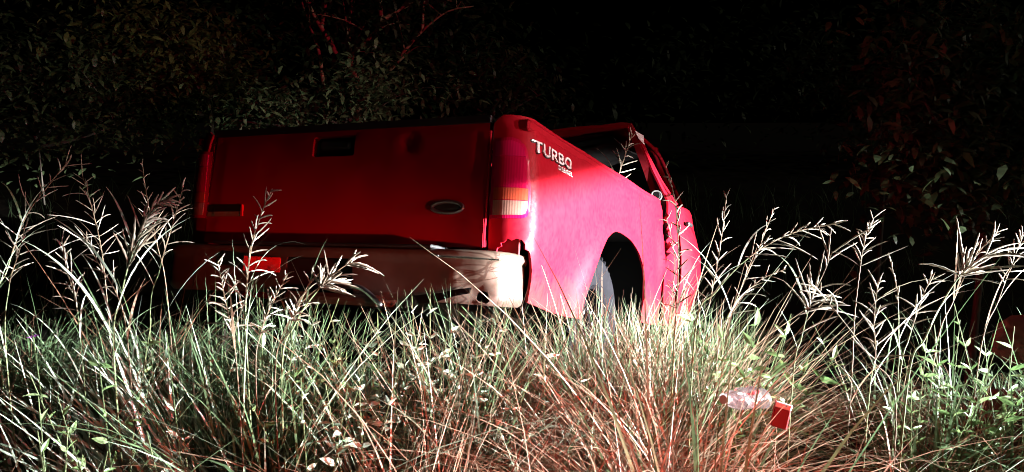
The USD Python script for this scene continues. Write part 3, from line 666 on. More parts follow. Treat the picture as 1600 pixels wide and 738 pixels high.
clumps('grass_bunches', 560, 26, 51, 'green_blade', 'arching bunches of broad pale green grass blades along the verge', 'grass', (.5, .95), (.006, .015), (.2, 2.2), True)
clumps('dry_bunches', 620, 30, 52, 'dry_blade', 'arching bunches of dead tan grass blades along the verge', 'dry grass', (.45, .9), (.0032, .0075), (.4, 2.8), False, .9)
clumps('straw_bunches', 260, 34, 53, 'straw_blade', 'bleached bunches of straw below the lit side of the truck', 'dry grass', (.55, 1.0), (.004, .009), (.3, 2.2), False, .8, x0=-.6, x1=1.2, y0=2.0, y1=3.4)
clumps('silver_bunches', 200, 30, 54, 'silver_blade', 'silvery green bunches of grass standing below the bumper', 'grass', (.6, 1.0), (.005, .012), (.2, 1.8), True, .7, x0=-1.0, x1=1.2, y0=2.1, y1=3.4)
sward('thatch', 22000, 23, 'dry_blade', 'flattened brown thatch of dead grass lying low over the ground', 'thatch', (.18, .42), (.002, .004), .85, (.5, 1.6), .38)
# the verge goes on unseen at the right, added tall to shade hay and ditch
r = np.random.default_rng(44); n = 15000; x = r.uniform(1.7, 9.2, n); y = np.where(x < 3.4, r.uniform(.95, 3.3, n), r.uniform(2.1, 3.3, n)); k = (np.abs(x) > .72 * y + .12) & (meshkit.fbm(np.stack([x * 3, y * 3, 0 * x], -1), 3, 9) > .38); x, y = x[k], y[k]
v, f = blades(np.stack([x, y, ground(x, y) - .03], -1), r.uniform(0, 2 * PI, len(x)), np.abs(r.normal(.22, .2, len(x))), r.uniform(.1, 1.2, len(x)), r.uniform(.45, .85, len(x)), r.uniform(.006, .012, len(x)), 5, r.normal(0, .8, len(x)))
tag(part(None, 'roadside_grass', joined(v, f), 'green_blade'), 'unseen tall verge grass along the road at the right, added to shade hay and ditch', 'grass', kind='stuff')
# the ditch and its far bank, beyond the truck
x, y, r = np.random.default_rng(31).uniform(-8, 10, 9000), np.random.default_rng(32).uniform(3.6, 13, 9000), np.random.default_rng(33)
k = ~under_truck(x, y, .05) & ~((x > .4) & (y < 7.5)) & (meshkit.fbm(np.stack([x, y, 0 * x], -1), 3, 6) > .45); x, y = x[k], y[k]
v, f = blades(np.stack([x, y, ground(x, y) - .03], -1), r.uniform(0, 2 * PI, len(x)), np.abs(r.normal(.3, .2, len(x))), r.uniform(.2, 1.4, len(x)), r.uniform(.25, .6, len(x)), r.uniform(.006, .011, len(x)), 5, r.normal(0, .8, len(x)))
tag(part(None, 'ditch_grass', joined(v, f), 'green_blade'), 'dark rough grass down in the ditch and on the far bank behind the truck', 'grass', kind='stuff')


def ground_below(P): return np.array([P[0], P[1], float(ground(P[0], P[1]))])


def tussock(label, px, d, n, mt, L, w, lean, th, kap, spread=.06, seed=0, jitter=.55, group=None, thn=.22):
    """A clump whose blades are parts of their own. lean: azimuth (0 = to the right, pi = to the left, -pi/2 = to the viewer)."""
    r = np.random.default_rng(seed); P = at(px, 600, d); b = ground_below(P)
    t = thing('grass_tussock', label, 'grass clump', b, group=group)
    o = r.normal(0, spread, (n, 3)); o[:, 2] = np.asarray(ground(b[0] + o[:, 0], b[1] + o[:, 1])) - b[2] - .02
    v, f = blades(o, lean + r.normal(0, jitter, n), np.abs(r.normal(th, thn, n)), r.uniform(*kap, n), r.uniform(*L, n), r.uniform(*w, n), 9, r.normal(0, .7, n))
    for q in v: part(t, 'blade', (q, f), mt)
    return t


G_, D_, P_ = 'green_leaf', 'dry_leaf', 'pale_leaf'
tussock('big leaning tussock of long pale green blades at far left, swept towards the left', 335, 2.40, 120, P_, (.55, 1.0), (.010, .020), PI - .15, .55, (.1, .9), .10, 1, .40)
tussock('second pale tussock fanning up behind the brightest seed head', 245, 2.6, 90, P_, (.5, .95), (.008, .016), PI * .8, .35, (.1, 1.0), .10, 16, .8)
tussock('third pale tussock low before the left edge of the tailgate', 150, 2.35, 70, P_, (.4, .75), (.007, .013), PI * .9, .5, (.2, 1.3), .10, 17, .9)
tussock('low green tussock with fine drooping blades left of the dark bare patch', 420, 2.05, 80, P_, (.35, .6), (.006, .010), -1.9, .30, (1.0, 2.4), .05, 2, 1.3)
tussock('broad green blades standing under the left end of the bumper', 470, 2.45, 40, G_, (.40, .72), (.010, .017), PI / 2, .12, (.0, .9), .14, 3, 2.0)
tussock('dense pale green tussock under the lit right corner of the bumper', 800, 2.5, 110, P_, (.40, .75), (.006, .011), 0, .25, (.1, 1.0), .15, 4, 2.5)
tussock('bleached tussock fanning out under the rear wheel arch', 930, 2.45, 80, P_, (.45, .78), (.005, .010), PI, .35, (.2, 1.1), .12, 5, 1.6)
tussock('upright tuft of straw coloured stalks in front of the bumper middle', 645, 2.12, 60, D_, (.5, .92), (.0035, .007), .35, .10, (.1, .7), .07, 6, .9)
tussock('wide flopping mound of red lit hay at the bottom centre', 960, 2.02, 190, D_, (.40, .75), (.004, .0075), -PI / 2, .45, (.8, 2.4), .08, 7, 2.2, thn=.35)
tussock('arching dry hay mound just left of the plastic bottle', 1110, 2.08, 160, D_, (.35, .65), (.0035, .0065), .1, .40, (1.0, 2.3), .10, 8, 1.7, thn=.3)
tussock('pale blades sweeping down to the lower right corner', 1330, 2.0, 110, P_, (.5, .85), (.006, .010), -.35, .55, (.7, 1.5), .07, 9, .45)
tussock('dry thin tussock between the red packet and the tall stalks', 1290, 2.35, 70, D_, (.28, .55), (.0025, .0045), PI / 2, .35, (.5, 2.0), .09, 10, 2.2)
tussock('yellow green tussock at the right edge below the earth mound', 1520, 2.35, 95, 'green_leaf', (.35, .65), (.006, .011), PI, .40, (.4, 1.7), .14, 11, 2.0)
tussock('ragged dry tuft at the lower left edge', 110, 2.2, 80, D_, (.22, .45), (.003, .0055), 0, .5, (.4, 1.9), .12, 12, 2.4)
tussock('thin dry blades bent over the plastic bottle and the packet', 1185, 2.06, 12, D_, (.34, .56), (.0022, .004), .6, .35, (.9, 1.9), .10, 15, 1.2)
tussock('tall green tuft rising at the left edge', 30, 2.4, 45, G_, (.45, .85), (.009, .015), PI / 2, .18, (.1, .8), .09, 13, 2.0)
tussock('dead pale rosette low at the bottom left', 290, 1.95, 26, D_, (.12, .26), (.006, .010), 0, .7, (.3, 1.4), .03, 14, 3.0)


def stem_to_ground(pts):
    b = ground_below(pts[0]); return ([b - [0, 0, .02]] if pts[0][2] > b[2] + .04 else []) + list(pts)


def spike(p, d, up, L, w, r):
    """One seed spike: a thin axis set with alternate grains, drooping a little."""
    n = 9; t = np.linspace(0, 1, n)[:, None]; d = d / np.linalg.norm(d)
    line = p + d * L * t + (np.array([0, 0, -1]) * .30 * r.uniform(.0, 1.4) + up * .06 + r.normal(0, .10, 3)) * L * t ** 2
    rad = w * (.34 + .66 * np.minimum(1, 4 * t[:, 0])) * (1 - .55 * t[:, 0] ** 3) * np.where(np.arange(n) % 2, 1.0, .62)
    rad[-1] *= .3
    return tube(line, rad * .56, 5)


def stalk(label, pts, head, n, L, w=.0065, open_=(.6, 1.1), form='panicle', leaves=(), seed=0, stem_w=.0042, dry=False, side=1.0, group=None, rooted=True):
    """A flowering grass stalk. pts: (px, py, metres ahead) along the stem, base first; head: where on the last stretch the seed head starts."""
    r = np.random.default_rng(seed + 100); P = [at(*p) for p in pts]; line = smooth_line(stem_to_ground(P) if rooted else P, 36)
    o = line[0].copy(); t = thing('grass_stalk', label, 'grass stalk', o, group=group); line = line - o
    rad = np.linspace(stem_w, stem_w * .38, len(line)) * .5 * 1.1
    part(t, 'stem', tube(line, rad, 6), 'dry_stem' if dry else 'green_stem', True)
    k0 = int(head * (len(line) - 1)); hp = line[k0:]; sp = 'seed_spike'
    axis_ = part(t, 'seed_head', tube(hp, rad[k0:] * 1.25, 5), 'dry_stem')
    cu = np.r_[0, np.cumsum(np.linalg.norm(np.diff(hp, axis=0), axis=1))]
    right = np.array([1.0, 0, 0])
    n = int(n * 1.3)
    for q in range(n):
        u = (q + r.uniform(0, .9)) / n
        if form == 'fan': u = u ** 2.2 * .7 if q < n * .75 else u
        s = u * cu[-1]; p = np.array([np.interp(s, cu, hp[:, k]) for k in range(3)])
        a = np.array([np.interp(min(s + .01, cu[-1]), cu, hp[:, k]) - np.interp(max(s - .01, 0), cu, hp[:, k]) for k in range(3)]); a /= np.linalg.norm(a)
        ph = q * 2.4 + r.uniform(-.4, .4); e1 = np.cross(a, [0, 1, 0]); e1 /= np.linalg.norm(e1); e2 = np.cross(a, e1)
        rd = e1 * math.cos(ph) * side + e2 * math.sin(ph) * .8
        rd /= np.linalg.norm(rd)
        th = (r.uniform(*open_) + r.normal(0, .16)) * (1 - .35 * u)
        ll = L * (1 - .62 * u) * r.uniform(.5, 1.25) if form != 'fan' else L * r.uniform(.65, 1.1)
        part(axis_, 'spike', spike(p, a * math.cos(th) + rd * math.sin(th), a, ll, w * r.uniform(.8, 1.15), r), sp, True)
    for (u, az, ln, wd) in tuple(leaves) + tuple((r.uniform(.15, .55), r.uniform(0, 2 * PI), r.uniform(.2, .42), r.uniform(.004, .008)) for _ in range(2)):
        k = int(u * (len(line) - 1)); v, f = blades(line[k][None], az, .35, r.uniform(.6, 1.5), ln, wd, 9, np.array([r.normal(0, .5)])); part(t, 'leaf', (v[0], f), 'dry_leaf' if dry else 'green_leaf')
    return t


LV = ((.25, PI, .42, .012), (.35, .2, .38, .011), (.42, -2.2, .34, .011), (.5, 0, .30, .010), (.6, PI * .8, .24, .008))
stalk('tall stalk at the left edge with its seed head turning red at the top', [(-5, 500, 2.6), (12, 420, 2.62), (40, 340, 2.65), (80, 285, 2.7), (112, 245, 2.7)], .48, 16, .16, .0045, (.7, 1.2), seed=1, leaves=LV)
stalk('short seed head low at the very left edge', [(10, 560, 2.4), (14, 450, 2.4), (28, 400, 2.4), (40, 352, 2.4)], .55, 12, .11, .0055, seed=2)
stalk('spreading red lit seed head behind the left tussock', [(170, 500, 3.0), (160, 400, 3.0), (145, 330, 3.05), (128, 272, 3.05)], .5, 22, .19, .0045, (.7, 1.35), seed=3, dry=True)
stalk('slim dark red seed tip rising left of the tailgate', [(262, 470, 3.0), (245, 380, 3.0), (230, 310, 3.0), (222, 252, 3.0)], .55, 13, .09, .0045, seed=4, dry=True)
stalk('brightest white seed head left of the truck, arching right', [(178, 560, 2.35), (190, 460, 2.35), (212, 380, 2.35), (240, 325, 2.35), (262, 312, 2.35)], .50, 34, .135, .0085, (.30, .8), seed=5, leaves=LV, stem_w=.006)
stalk('thin upright stalk just right of the brightest seed head', [(235, 520, 2.45), (250, 420, 2.45), (270, 350, 2.45), (286, 292, 2.45)], .55, 15, .085, .0055, (.6, 1.0), seed=6, leaves=((.4, PI, .3, .009),))
stalk('pinkish seed head drooping over the left tussock', [(130, 580, 2.4), (120, 480, 2.4), (104, 420, 2.4), (96, 375, 2.4)], .5, 18, .12, .005, (.6, 1.2), seed=7)
stalk('short brown seed head half hidden at left between the tussock blades', [(205, 600, 2.4), (190, 480, 2.4), (150, 405, 2.45), (128, 365, 2.45)], .55, 16, .10, .005, seed=8, dry=True)
stalk('tall stalk in front of the tailgate, its tip red against the paint', [(386, 560, 2.4), (384, 470, 2.4), (392, 390, 2.42), (408, 335, 2.45), (424, 296, 2.45)], .42, 24, .105, .006, (.7, 1.25), seed=9, leaves=((.3, 0, .3, .011),), stem_w=.0062)
stalk('bushy brown seed head before the left end of the bumper', [(372, 600, 2.3), (362, 520, 2.3), (350, 460, 2.3), (340, 408, 2.3)], .48, 24, .10, .0055, (.7, 1.4), seed=10, dry=True)
stalk('brown seed head nodding beside the red bumper reflector', [(400, 600, 2.35), (408, 520, 2.35), (430, 465, 2.35), (450, 428, 2.35)], .5, 22, .085, .0055, (.7, 1.4), seed=11, dry=True)
stalk('white flower spray in front of the black number plate recess', [(440, 590, 2.3), (462, 505, 2.3), (500, 450, 2.3), (532, 420, 2.3), (552, 410, 2.3)], .62, 24, .10, .0085, (.4, 1.2), 'fan', seed=12, stem_w=.006)
stalk('small pale seed head left of the white flower spray', [(430, 590, 2.3), (450, 520, 2.3), (470, 470, 2.3), (488, 432, 2.3)], .6, 15, .065, .006, (.6, 1.4), 'fan', seed=13, dry=True)
stalk('tall pale stalk against the buckled red door', [(1052, 560, 2.5), (1058, 470, 2.5), (1060, 380, 2.52), (1054, 310, 2.55), (1040, 262, 2.55)], .38, 18, .105, .0065, (.75, 1.2), seed=15, leaves=((.25, 0, .3, .008),), stem_w=.0058)
stalk('thin reddish stalk beside the gap between bed and cab', [(1040, 560, 2.7), (1050, 470, 2.7), (1054, 400, 2.7), (1040, 335, 2.7)], .45, 14, .085, .0035, (.7, 1.2), seed=16, dry=True)
stalk('slim upright seed head alone in the dark right of the cab', [(1098, 540, 2.6), (1110, 470, 2.6), (1125, 390, 2.6), (1136, 300, 2.6)], .50, 18, .10, .0055, (.55, .95), seed=17)
stalk('small faint seed head between the upright one and the drooping one', [(1130, 540, 2.75), (1150, 470, 2.75), (1185, 390, 2.8), (1210, 325, 2.8)], .62, 14, .08, .0045, (.5, 1.0), seed=18)
stalk('long stalk bending far to the right with a white feathery head', [(1085, 530, 2.4), (1120, 455, 2.4), (1180, 395, 2.4), (1245, 362, 2.4), (1306, 350, 2.4)], .60, 22, .12, .006, (.55, .95), seed=19, stem_w=.0055)
stalk('faint seed head hanging low under the feathery one', [(1120, 560, 2.7), (1150, 480, 2.7), (1185, 440, 2.7), (1228, 420, 2.7)], .45, 15, .09, .0045, (.6, 1.3), seed=20, dry=True)
stalk('bright open seed head on a slanting stem right of the dark hollow', [(1238, 600, 2.3), (1252, 530, 2.3), (1268, 470, 2.3), (1288, 425, 2.3), (1300, 395, 2.3)], .58, 16, .13, .0065, (.5, 1.1), 'fan', seed=21)
stalk('stalk with a dark red tuft at its top', [(1330, 600, 2.4), (1335, 500, 2.4), (1344, 420, 2.4), (1352, 375, 2.42), (1366, 340, 2.45)], .62, 18, .11, .0045, (.6, 1.25), seed=22, dry=True)
stalk('single narrow spike standing beside the red tuft', [(1402, 600, 2.35), (1404, 520, 2.35), (1402, 455, 2.35), (1388, 395, 2.35)], .70, 7, .05, .006, (.15, .4), seed=23)
stalk('wide pale seed head low among the right hand stems', [(1358, 620, 2.3), (1368, 560, 2.3), (1366, 500, 2.3), (1372, 440, 2.3)], .5, 18, .125, .0055, (.7, 1.3), seed=24)
stalk('big star shaped white seed head at the right', [(1418, 600, 2.2), (1445, 530, 2.2), (1480, 460, 2.2), (1512, 418, 2.2), (1540, 400, 2.2)], .74, 17, .17, .0075, (.4, 1.35), 'fan', seed=25, stem_w=.006)
stalk('sparse seed head in the middle of the right hand stems', [(1405, 600, 2.35), (1420, 530, 2.35), (1440, 470, 2.35), (1456, 428, 2.35)], .58, 13, .11, .0055, (.7, 1.3), seed=26)
stalk('orange seed head above the star shaped one', [(1460, 560, 2.6), (1490, 470, 2.6), (1525, 400, 2.6), (1560, 362, 2.6)], .6, 14, .10, .0045, (.5, 1.2), seed=27, dry=True)
stalk('orange seed head cut by the right edge', [(1530, 560, 2.5), (1560, 470, 2.5), (1584, 405, 2.5), (1600, 365, 2.5)], .6, 14, .10, .0055, (.5, 1.2), seed=28, dry=True)
stalk('slanting dry stem crossing the right hand stems', [(1400, 640, 2.25), (1360, 560, 2.25), (1300, 480, 2.25), (1262, 440, 2.25)], .72, 12, .10, .0055, (.6, 1.3), seed=29, dry=True)
stalk('dark red seed head seen in the empty rear window of the cab', [(956, 335, 4.65), (962, 300, 4.70), (968, 270, 4.75), (978, 240, 4.8), (988, 208, 4.85)], .18, 15, .20, .010, (.6, 1.1), seed=14, dry=True, stem_w=.008, rooted=False)


# ------------------------------------------------------------------ leafy weeds
def leaf_mesh(L, w, bend=.4, n=5):
    t = np.linspace(0, 1, n); h = w * .5 * np.sin(PI * np.clip(t, 0, 1) ** .8) ** .9; h[0], h[-1] = .0012, .0004
    z = -bend * L * t ** 2
    v = np.vstack([np.c_[t * L, -h, z + h * .35], np.c_[t * L, 0 * t, z], np.c_[t * L, h, z + h * .35]])
    k = np.arange(n - 1); f = np.vstack([np.stack([a + k, a + n + k, a + n + k + 1, a + k + 1], 1)[:, [0, 1, 2, 3]] for a in (0, n)])
    return v, f


def orient(v, p, d, roll=0.0):
    d = d / np.linalg.norm(d); s = np.cross([0, 0, 1.0], d); s = s / (np.linalg.norm(s) + 1e-9); u = np.cross(d, s)
    s, u = s * math.cos(roll) + u * math.sin(roll), u * math.cos(roll) - s * math.sin(roll)
    return v @ np.stack([d, s, u]) + p


def weed(label, px, py, d, n_stems, n_leaf, leaf, seed, mt='weed_leaf', spread=.5, catg='weed', h=None, name='leafy_weed'):
    """pixel (px, py) is where the plant's top shows, d metres ahead."""
    r = np.random.default_rng(seed + 500); top = at(px, py, d); b = ground_below(top); H = top[2] - b[2]
    t = thing(name, label, catg, b)
    for s in range(n_stems):
        az = r.uniform(0, 2 * PI); k = spread * H * r.uniform(.1, .6); hh = H * r.uniform(.7, 1.0) if s else H
        e = np.array([math.cos(az) * k, math.sin(az) * k, hh]) if s else np.array([0, 0, H])
        line = smooth_line([np.array([0, 0, -.02]), e * [.3, .3, .45] + r.normal(0, .012, 3), e], 14)
        part(t, 'stem', tube(line, np.linspace(.0032, .0012, len(line)), 5), 'green_stem')
        for q in range(n_leaf):
            u = .25 + .75 * (q + r.random() * .6) / n_leaf; i0 = min(len(line) - 1, int(u * (len(line) - 1)))
            a2 = q * 2.5 + r.uniform(-.5, .5); L = .85 * leaf[0] * r.uniform(.6, 1.3) * (1.15 - .35 * u)
            v, f = leaf_mesh(L, 1.1 * leaf[1] * L / leaf[0] * r.uniform(.85, 1.15), r.uniform(.1, .5))
            part(t, 'leaf', (orient(v, line[i0], np.array([math.cos(a2), math.sin(a2), r.uniform(.0, 1.6)]), r.choice([-1, 1]) * r.uniform(.5, 1.5)), f), mt)


weed('small leaved bright weed under the hitch hoop of the bumper', 590, 488, 2.6, 6, 22, (.046, .018), 1, 'pale_leaf')
weed('leafy weed reaching up before the middle of the bumper', 672, 450, 2.6, 6, 24, (.046, .018), 2, 'pale_leaf')
weed('weed with narrow leaves under the bumper hole', 752, 470, 2.65, 6, 22, (.055, .016), 3, 'pale_leaf')
weed('dim leafy weed below the number plate recess', 520, 500, 2.5, 5, 18, (.05, .018), 4)
weed('low leafy weed in the shade of the straw tuft', 560, 560, 2.3, 5, 18, (.05, .019), 5, 'pale_leaf')
weed('pale broad leaved weed low beside the dark bare patch', 470, 590, 2.15, 4, 14, (.055, .020), 6, 'pale_leaf')
weed('tall green weed with lance shaped leaves right of the door', 1180, 475, 2.6, 7, 20, (.085, .024), 7, 'weed_leaf', .7)
weed('smaller green weed just behind the hay mound', 1130, 495, 2.5, 5, 18, (.065, .020), 8, 'weed_leaf', .7)
weed('green weed with slender leaves near the right edge', 1500, 500, 2.5, 7, 20, (.07, .015), 9, 'weed_leaf', .8)
weed('yellowish weed at the right below the orange seed heads', 1450, 515, 2.4, 6, 20, (.06, .014), 10, 'weed_leaf', .8)
weed('yellow green weed cut by the right edge of the picture', 1585, 510, 2.5, 6, 20, (.07, .014), 11, 'weed_leaf', .8)
weed('brownish leafy weed at the lower left', 150, 530, 2.2, 6, 16, (.05, .018), 12)
weed('green weed between the left tussock and the truck', 405, 465, 2.5, 5, 16, (.06, .016), 13, 'pale_leaf')
weed('bright weed of small round leaves under the straw tuft tips', 630, 505, 2.45, 6, 22, (.04, .020), 14, 'pale_leaf')
weed('pale weed in front of the lit bumper corner', 705, 485, 2.5, 6, 22, (.046, .018), 15, 'pale_leaf')
weed('bushy weed under the left half of the plate recess', 455, 515, 2.4, 6, 18, (.055, .017), 16)
weed('lone leafy sprig rising from the lower left grass', 260, 520, 2.25, 3, 12, (.065, .016), 17, 'pale_leaf')
weed('sprawling weed at the very lower left', 60, 620, 2.0, 6, 14, (.05, .016), 18)
weed('weed with drooping leaves in the middle of the white grass', 850, 520, 2.4, 5, 16, (.055, .016), 19, 'pale_leaf')
fl = at(52, 525, 2.35); b = ground_below(fl); t = thing('wildflower', 'small purple wildflower half hidden at the left edge', 'wildflower', b)
part(t, 'stem', tube([(0, 0, -.02), (.01, 0, (fl - b)[2] * .6), (0, 0, (fl - b)[2])], .0016, 5), 'green_stem')
for k in range(7):
    v, f = leaf_mesh(.017, .010, .3); part(t, 'petal', (orient(v, fl - b + [rng.normal(0, .006), 0, rng.normal(0, .006)], np.array([math.cos(k * .9), math.sin(k * .9), .5])), f), 'purple_petal')

# ------------------------------------------------------------------ litter
bp = at(1163, 622, 2.2); gb = ground_below(bp)
t = thing('plastic_bottle', 'crushed clear plastic bottle lying in the hay', 'bottle', bp)
prof = np.array([(.0, -.105), (.018, -.104), (.030, -.100), (.034, -.094), (.033, -.06), (.036, -.052), (.033, -.044), (.036, -.02), (.033, -.012), (.036, .010), (.033, .018), (.034, .045), (.026, .072), (.014, .090), (.0125, .112)])
pr = np.stack([np.interp(np.linspace(0, 14, 57), np.arange(15), prof[:, k]) for k in (0, 1)], 1)
m = trimesh.creation.revolve(pr, sections=40); v = np.array(m.vertices)
cr = meshkit.fbm(v * 26 + 3, 3, 5) - .5; rr = np.hypot(v[:, 0], v[:, 1]); mid = np.exp(-((v[:, 2] + .01) / .05) ** 2)
v[:, 1] *= 1 - .42 * mid; v[:, :2] *= (1 + .9 * cr * mid[:] + .35 * cr)[:, None]; v[:, 0] += .010 * np.sin(v[:, 2] * 45)
RB = trimesh.transformations.euler_matrix(1.35, .3, -.9)[:3, :3]; Rz = trimesh.transformations.rotation_matrix(2.5, [0, 0, 1])[:3, :3]
v *= .92
part(t, 'bottle_body', (v @ RB.T, np.array(m.faces)), 'clear_plastic', True)
c = trimesh.creation.cylinder(.013, .016, sections=24); c.apply_translation([0, 0, .106]); part(t, 'bottle_cap', (np.array(c.vertices) @ RB.T, np.array(c.faces)), 'white_card', 30)
lb = trimesh.creation.revolve(pr[18:40] * [1.012, 1], sections=40); v = np.array(lb.vertices); cr = meshkit.fbm(v * 26 + 3, 3, 5) - .5; mid = np.exp(-((v[:, 2] + .01) / .05) ** 2)
v[:, 1] *= 1 - .42 * mid; v[:, :2] *= (1 + .9 * cr * mid + .35 * cr)[:, None]; v[:, 0] += .010 * np.sin(v[:, 2] * 45); v *= .92
kp = np.array(lb.faces)[np.abs(np.arctan2(v[lb.faces].mean(1)[:, 1], v[lb.faces].mean(1)[:, 0]) - 1.2) < .22]
lm = trimesh.Trimesh(v @ RB.T, kp[::1], process=False); lm.remove_unreferenced_vertices(); part(t, 'torn_label', lm, 'red_card', True)
pc = at(1222, 646, 2.2)
t = thing('cigarette_packet', 'red and white cardboard packet standing in the dry grass', 'packet', pc)
Rp = trimesh.transformations.euler_matrix(-.20, .14, -.50) @ np.diag([.82, .82, .82, 1])
for nm, mt_, z0, z1, g in (('packet_body', 'red_card', -.052, .016, 0), ('packet_lid', 'white_card', .0175, .036, .0006)):
    b_ = rbox(-.027 - g, .027 + g, -.011 - g, .011 + g, z0, z1, .0025); b_.apply_transform(Rp); part(t, nm, b_, mt_, 20)
b_ = rbox(-.031, -.0276, -.012, .011, -.052, .040, .001); b_.apply_transform(Rp); part(t, 'packet_flap', b_, 'red_card')
ec = at(1612, 512, 3.0); m = trimesh.creation.icosphere(4, 1.0); v = np.array(m.vertices); v *= (1 + .5 * (meshkit.fbm(v * 1.8 + 4, 4, 3) - .5) + .12 * (meshkit.noise(v * 7, 3) - .5))[:, None]; v *= [.19, .15, .11]
b = ground_below(ec); m2 = (v, np.array(m.faces))
t = thing('earth_mound', 'reddish brown mound of bare earth at the right edge', 'earth mound', (ec[0] + .06, ec[1], ec[2] - .06)); part(t, 'earth', m2, 'red_earth', True)
v2 = v * [1.5, 1.5, 1] + [0.05, .05, 0]; v2[:, 2] = v2[:, 2] - .25; part(t, 'lower_earth', (v2 * [1, 1, 1.6], np.array(m.faces)), 'red_earth', True)


# ------------------------------------------------------------------ trees and shrubs of the far bank
def foliage(tips, n, size, r, scatter, droop=.2, w=.38):
    tips = np.asarray(tips); c = tips[r.integers(0, len(tips), n)] + r.normal(0, scatter, (n, 3)) * np.array([1, 1, .8])
    az = r.uniform(0, 2 * PI, n); el = r.normal(-droop, .5, n); L = size * r.uniform(.6, 1.3, n)
    d = np.stack([np.cos(az) * np.cos(el), np.sin(az) * np.cos(el), np.sin(el)], 1); s = np.stack([-np.sin(az), np.cos(az), r.normal(0, .5, n)], 1); s /= np.linalg.norm(s, axis=1, keepdims=True); nn = np.cross(d, s)
    o = [c, c + d * (L * .35)[:, None] + s * (L * w * .5)[:, None] + nn * (L * .06)[:, None], c + d * (L * .75)[:, None] + s * (L * w * .36)[:, None], c + d * L[:, None] - nn * (L * .12)[:, None],
         c + d * (L * .75)[:, None] - s * (L * w * .36)[:, None], c + d * (L * .35)[:, None] - s * (L * w * .5)[:, None] + nn * (L * .06)[:, None]]
    v = np.stack(o, 1).reshape(-1, 3); f = np.array([[0, 1, 5], [1, 2, 4], [1, 4, 5], [2, 3, 4]])
    return v, (f[None] + (np.arange(n) * 6)[:, None, None]).reshape(-1, 3)


def woody(name, label, catg, branches, n_leaf, leaf, scatter, seed, mt='shrub_leaf', bark='bark', twigs=3, tw_len=.5, extra=None):
    """branches: list of ([(px, py, d), ...], radius); the first is the trunk and is taken down to the ground."""
    r = np.random.default_rng(seed + 900); lines = [smooth_line([at(*p) for p in b], 14) for b, _ in branches]
    base = ground_below(lines[0][0]); lines[0] = smooth_line([base - [0, 0, .1]] + [at(*p) for p in branches[0][0]], 18)
    t = thing(name, label, catg, base); tips = []
    for k, (ln, (_, rad)) in enumerate(zip(lines, branches)):
        part(t, 'trunk' if k == 0 else 'branch', tube(ln - base, np.linspace(rad, rad * .35, len(ln)) * (1 + .12 * r.normal(size=len(ln))), 7), bark, True)
        for q in range(twigs):
            p = ln[r.integers(len(ln) // 2, len(ln))]; d = r.normal(0, 1, 3); d[2] = abs(d[2]) * .6; d *= tw_len * r.uniform(.5, 1.2) / np.linalg.norm(d)
            tl_ = smooth_line([p, p + d * .5 + [0, 0, .05], p + d], 6); part(t, 'twig', tube(tl_ - base, np.linspace(rad * .3, rad * .1, len(tl_)), 4), bark); tips += [tl_[3] - base, tl_[-1] - base]
        tips += [q - base for q in ln[len(ln) // 2::3]]
    v, f = foliage(tips, int(n_leaf * 1.6), leaf * 1.2, r, scatter * .9)
    part(t, 'crown', (v, f), mt, kind='stuff')
    return t


woody('tree', 'sparse tree with branches coloured as if lit red, at the top centre, above the tailgate', 'tree', [
    ([(560, 170, 8.6), (548, 100, 8.6), (545, 40, 8.6), (560, -60, 8.6)], .05), ([(526, 84, 8.5), (500, 40, 8.4), (476, -5, 8.3), (455, -60, 8.3)], .032), ([(502, 45, 8.4), (510, 0, 8.4), (520, -60, 8.4)], .024),
    ([(505, 132, 8.5), (498, 80, 8.5), (480, 30, 8.5), (462, -30, 8.5)], .022), ([(545, 90, 8.5), (575, 62, 8.4), (588, 45, 8.3)], .026), ([(598, 30, 8.3), (625, 15, 8.3), (650, -10, 8.3)], .024), ([(596, 40, 8.3), (594, 0, 8.3), (590, -40, 8.3)], .026),
    ([(625, 88, 8.4), (660, 48, 8.3), (700, 18, 8.2), (740, 10, 8.2)], .018), ([(660, 48, 8.3), (662, 10, 8.3), (668, -30, 8.3)], .018), ([(560, 170, 8.6), (600, 120, 8.5), (640, 80, 8.5)], .03)],
    1500, .10, .34, 1, bark='red_lit_bark', twigs=5, tw_len=.6)
woody('shrub', 'shrub with leaves coloured as if lit yellowish, above the left end of the tailgate', 'shrub', [
    ([(330, 190, 8.0), (310, 140, 8.0), (290, 100, 8.0)], .04), ([(312, 145, 8.0), (300, 110, 7.9), (285, 80, 7.9)], .022), ([(310, 150, 8.0), (250, 100, 8.0), (190, 45, 8.0)], .022), ([(320, 170, 8.0), (240, 150, 8.0), (170, 160, 8.0)], .02),
    ([(320, 170, 8.0), (350, 110, 8.0), (345, 70, 8.0)], .02), ([(325, 180, 8), (290, 175, 7.9), (270, 120, 7.9)], .02)], 2400, .09, .30, 2, mt='lit_olive_leaf')
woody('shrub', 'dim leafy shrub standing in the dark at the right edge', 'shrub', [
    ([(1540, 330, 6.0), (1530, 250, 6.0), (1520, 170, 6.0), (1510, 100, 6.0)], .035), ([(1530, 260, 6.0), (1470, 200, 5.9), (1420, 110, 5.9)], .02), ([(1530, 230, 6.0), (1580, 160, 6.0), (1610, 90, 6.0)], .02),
    ([(1535, 300, 6.0), (1470, 280, 5.9), (1430, 230, 5.9)], .018), ([(1535, 310, 6.0), (1590, 280, 5.9), (1640, 230, 5.9)], .018), ([(1535, 320, 5.9), (1500, 330, 5.8), (1450, 320, 5.8)], .015)], 2600, .10, .26, 3)
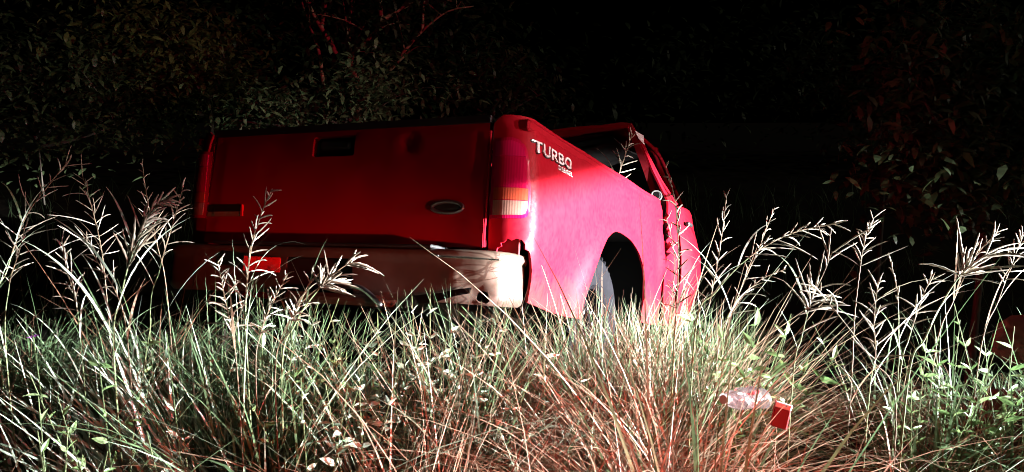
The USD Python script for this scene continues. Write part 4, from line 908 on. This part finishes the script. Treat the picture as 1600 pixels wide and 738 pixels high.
woody('shrub', 'low dark shrub far left behind the seed heads', 'shrub', [([(64, 262, 7.5), (60, 225, 7.5), (70, 130, 7.5)], .010), ([(60, 220, 7.5), (20, 160, 7.5), (-20, 110, 7.5)], .02), ([(60, 220, 7.5), (110, 170, 7.5), (130, 130, 7.5)], .02), ([(60, 230, 7.5), (130, 215, 7.4), (190, 190, 7.4)], .02)], 1700, .09, .28, 4)
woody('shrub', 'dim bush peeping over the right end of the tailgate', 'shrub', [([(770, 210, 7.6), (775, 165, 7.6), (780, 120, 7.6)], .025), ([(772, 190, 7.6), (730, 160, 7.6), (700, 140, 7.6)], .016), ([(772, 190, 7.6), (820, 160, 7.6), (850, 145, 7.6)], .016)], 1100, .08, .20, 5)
woody('shrub', 'green bush with leaves coloured pale as if lit, just behind the middle of the tailgate', 'shrub', [([(540, 220, 6.9), (548, 190, 6.9), (552, 160, 6.9)], .02), ([(545, 200, 6.9), (590, 170, 6.8), (620, 150, 6.8)], .014), ([(545, 200, 6.9), (490, 180, 6.8), (440, 170, 6.8)], .014), ([(545, 205, 6.9), (420, 195, 6.8), (350, 185, 6.8)], .014)], 1500, .075, .15, 6, mt='green_blade')  # pale grass colour on these leaves stands in for light
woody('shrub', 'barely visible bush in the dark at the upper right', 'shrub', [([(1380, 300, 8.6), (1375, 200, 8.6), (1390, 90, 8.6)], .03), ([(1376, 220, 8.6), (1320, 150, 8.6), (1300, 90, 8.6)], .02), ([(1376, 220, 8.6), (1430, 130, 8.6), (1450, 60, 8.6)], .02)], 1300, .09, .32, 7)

r = np.random.default_rng(77); cc = np.stack([r.uniform(-16, 18, 260), r.uniform(13, 17, 260), r.uniform(.3, 1, 260)], 1); cc[:, 2] = cc[:, 2] * (2.2 + 2.6 * meshkit.noise(np.stack([cc[:, 0] * .45, 0 * cc[:, 0], 0 * cc[:, 0]], -1), 4)) + .2
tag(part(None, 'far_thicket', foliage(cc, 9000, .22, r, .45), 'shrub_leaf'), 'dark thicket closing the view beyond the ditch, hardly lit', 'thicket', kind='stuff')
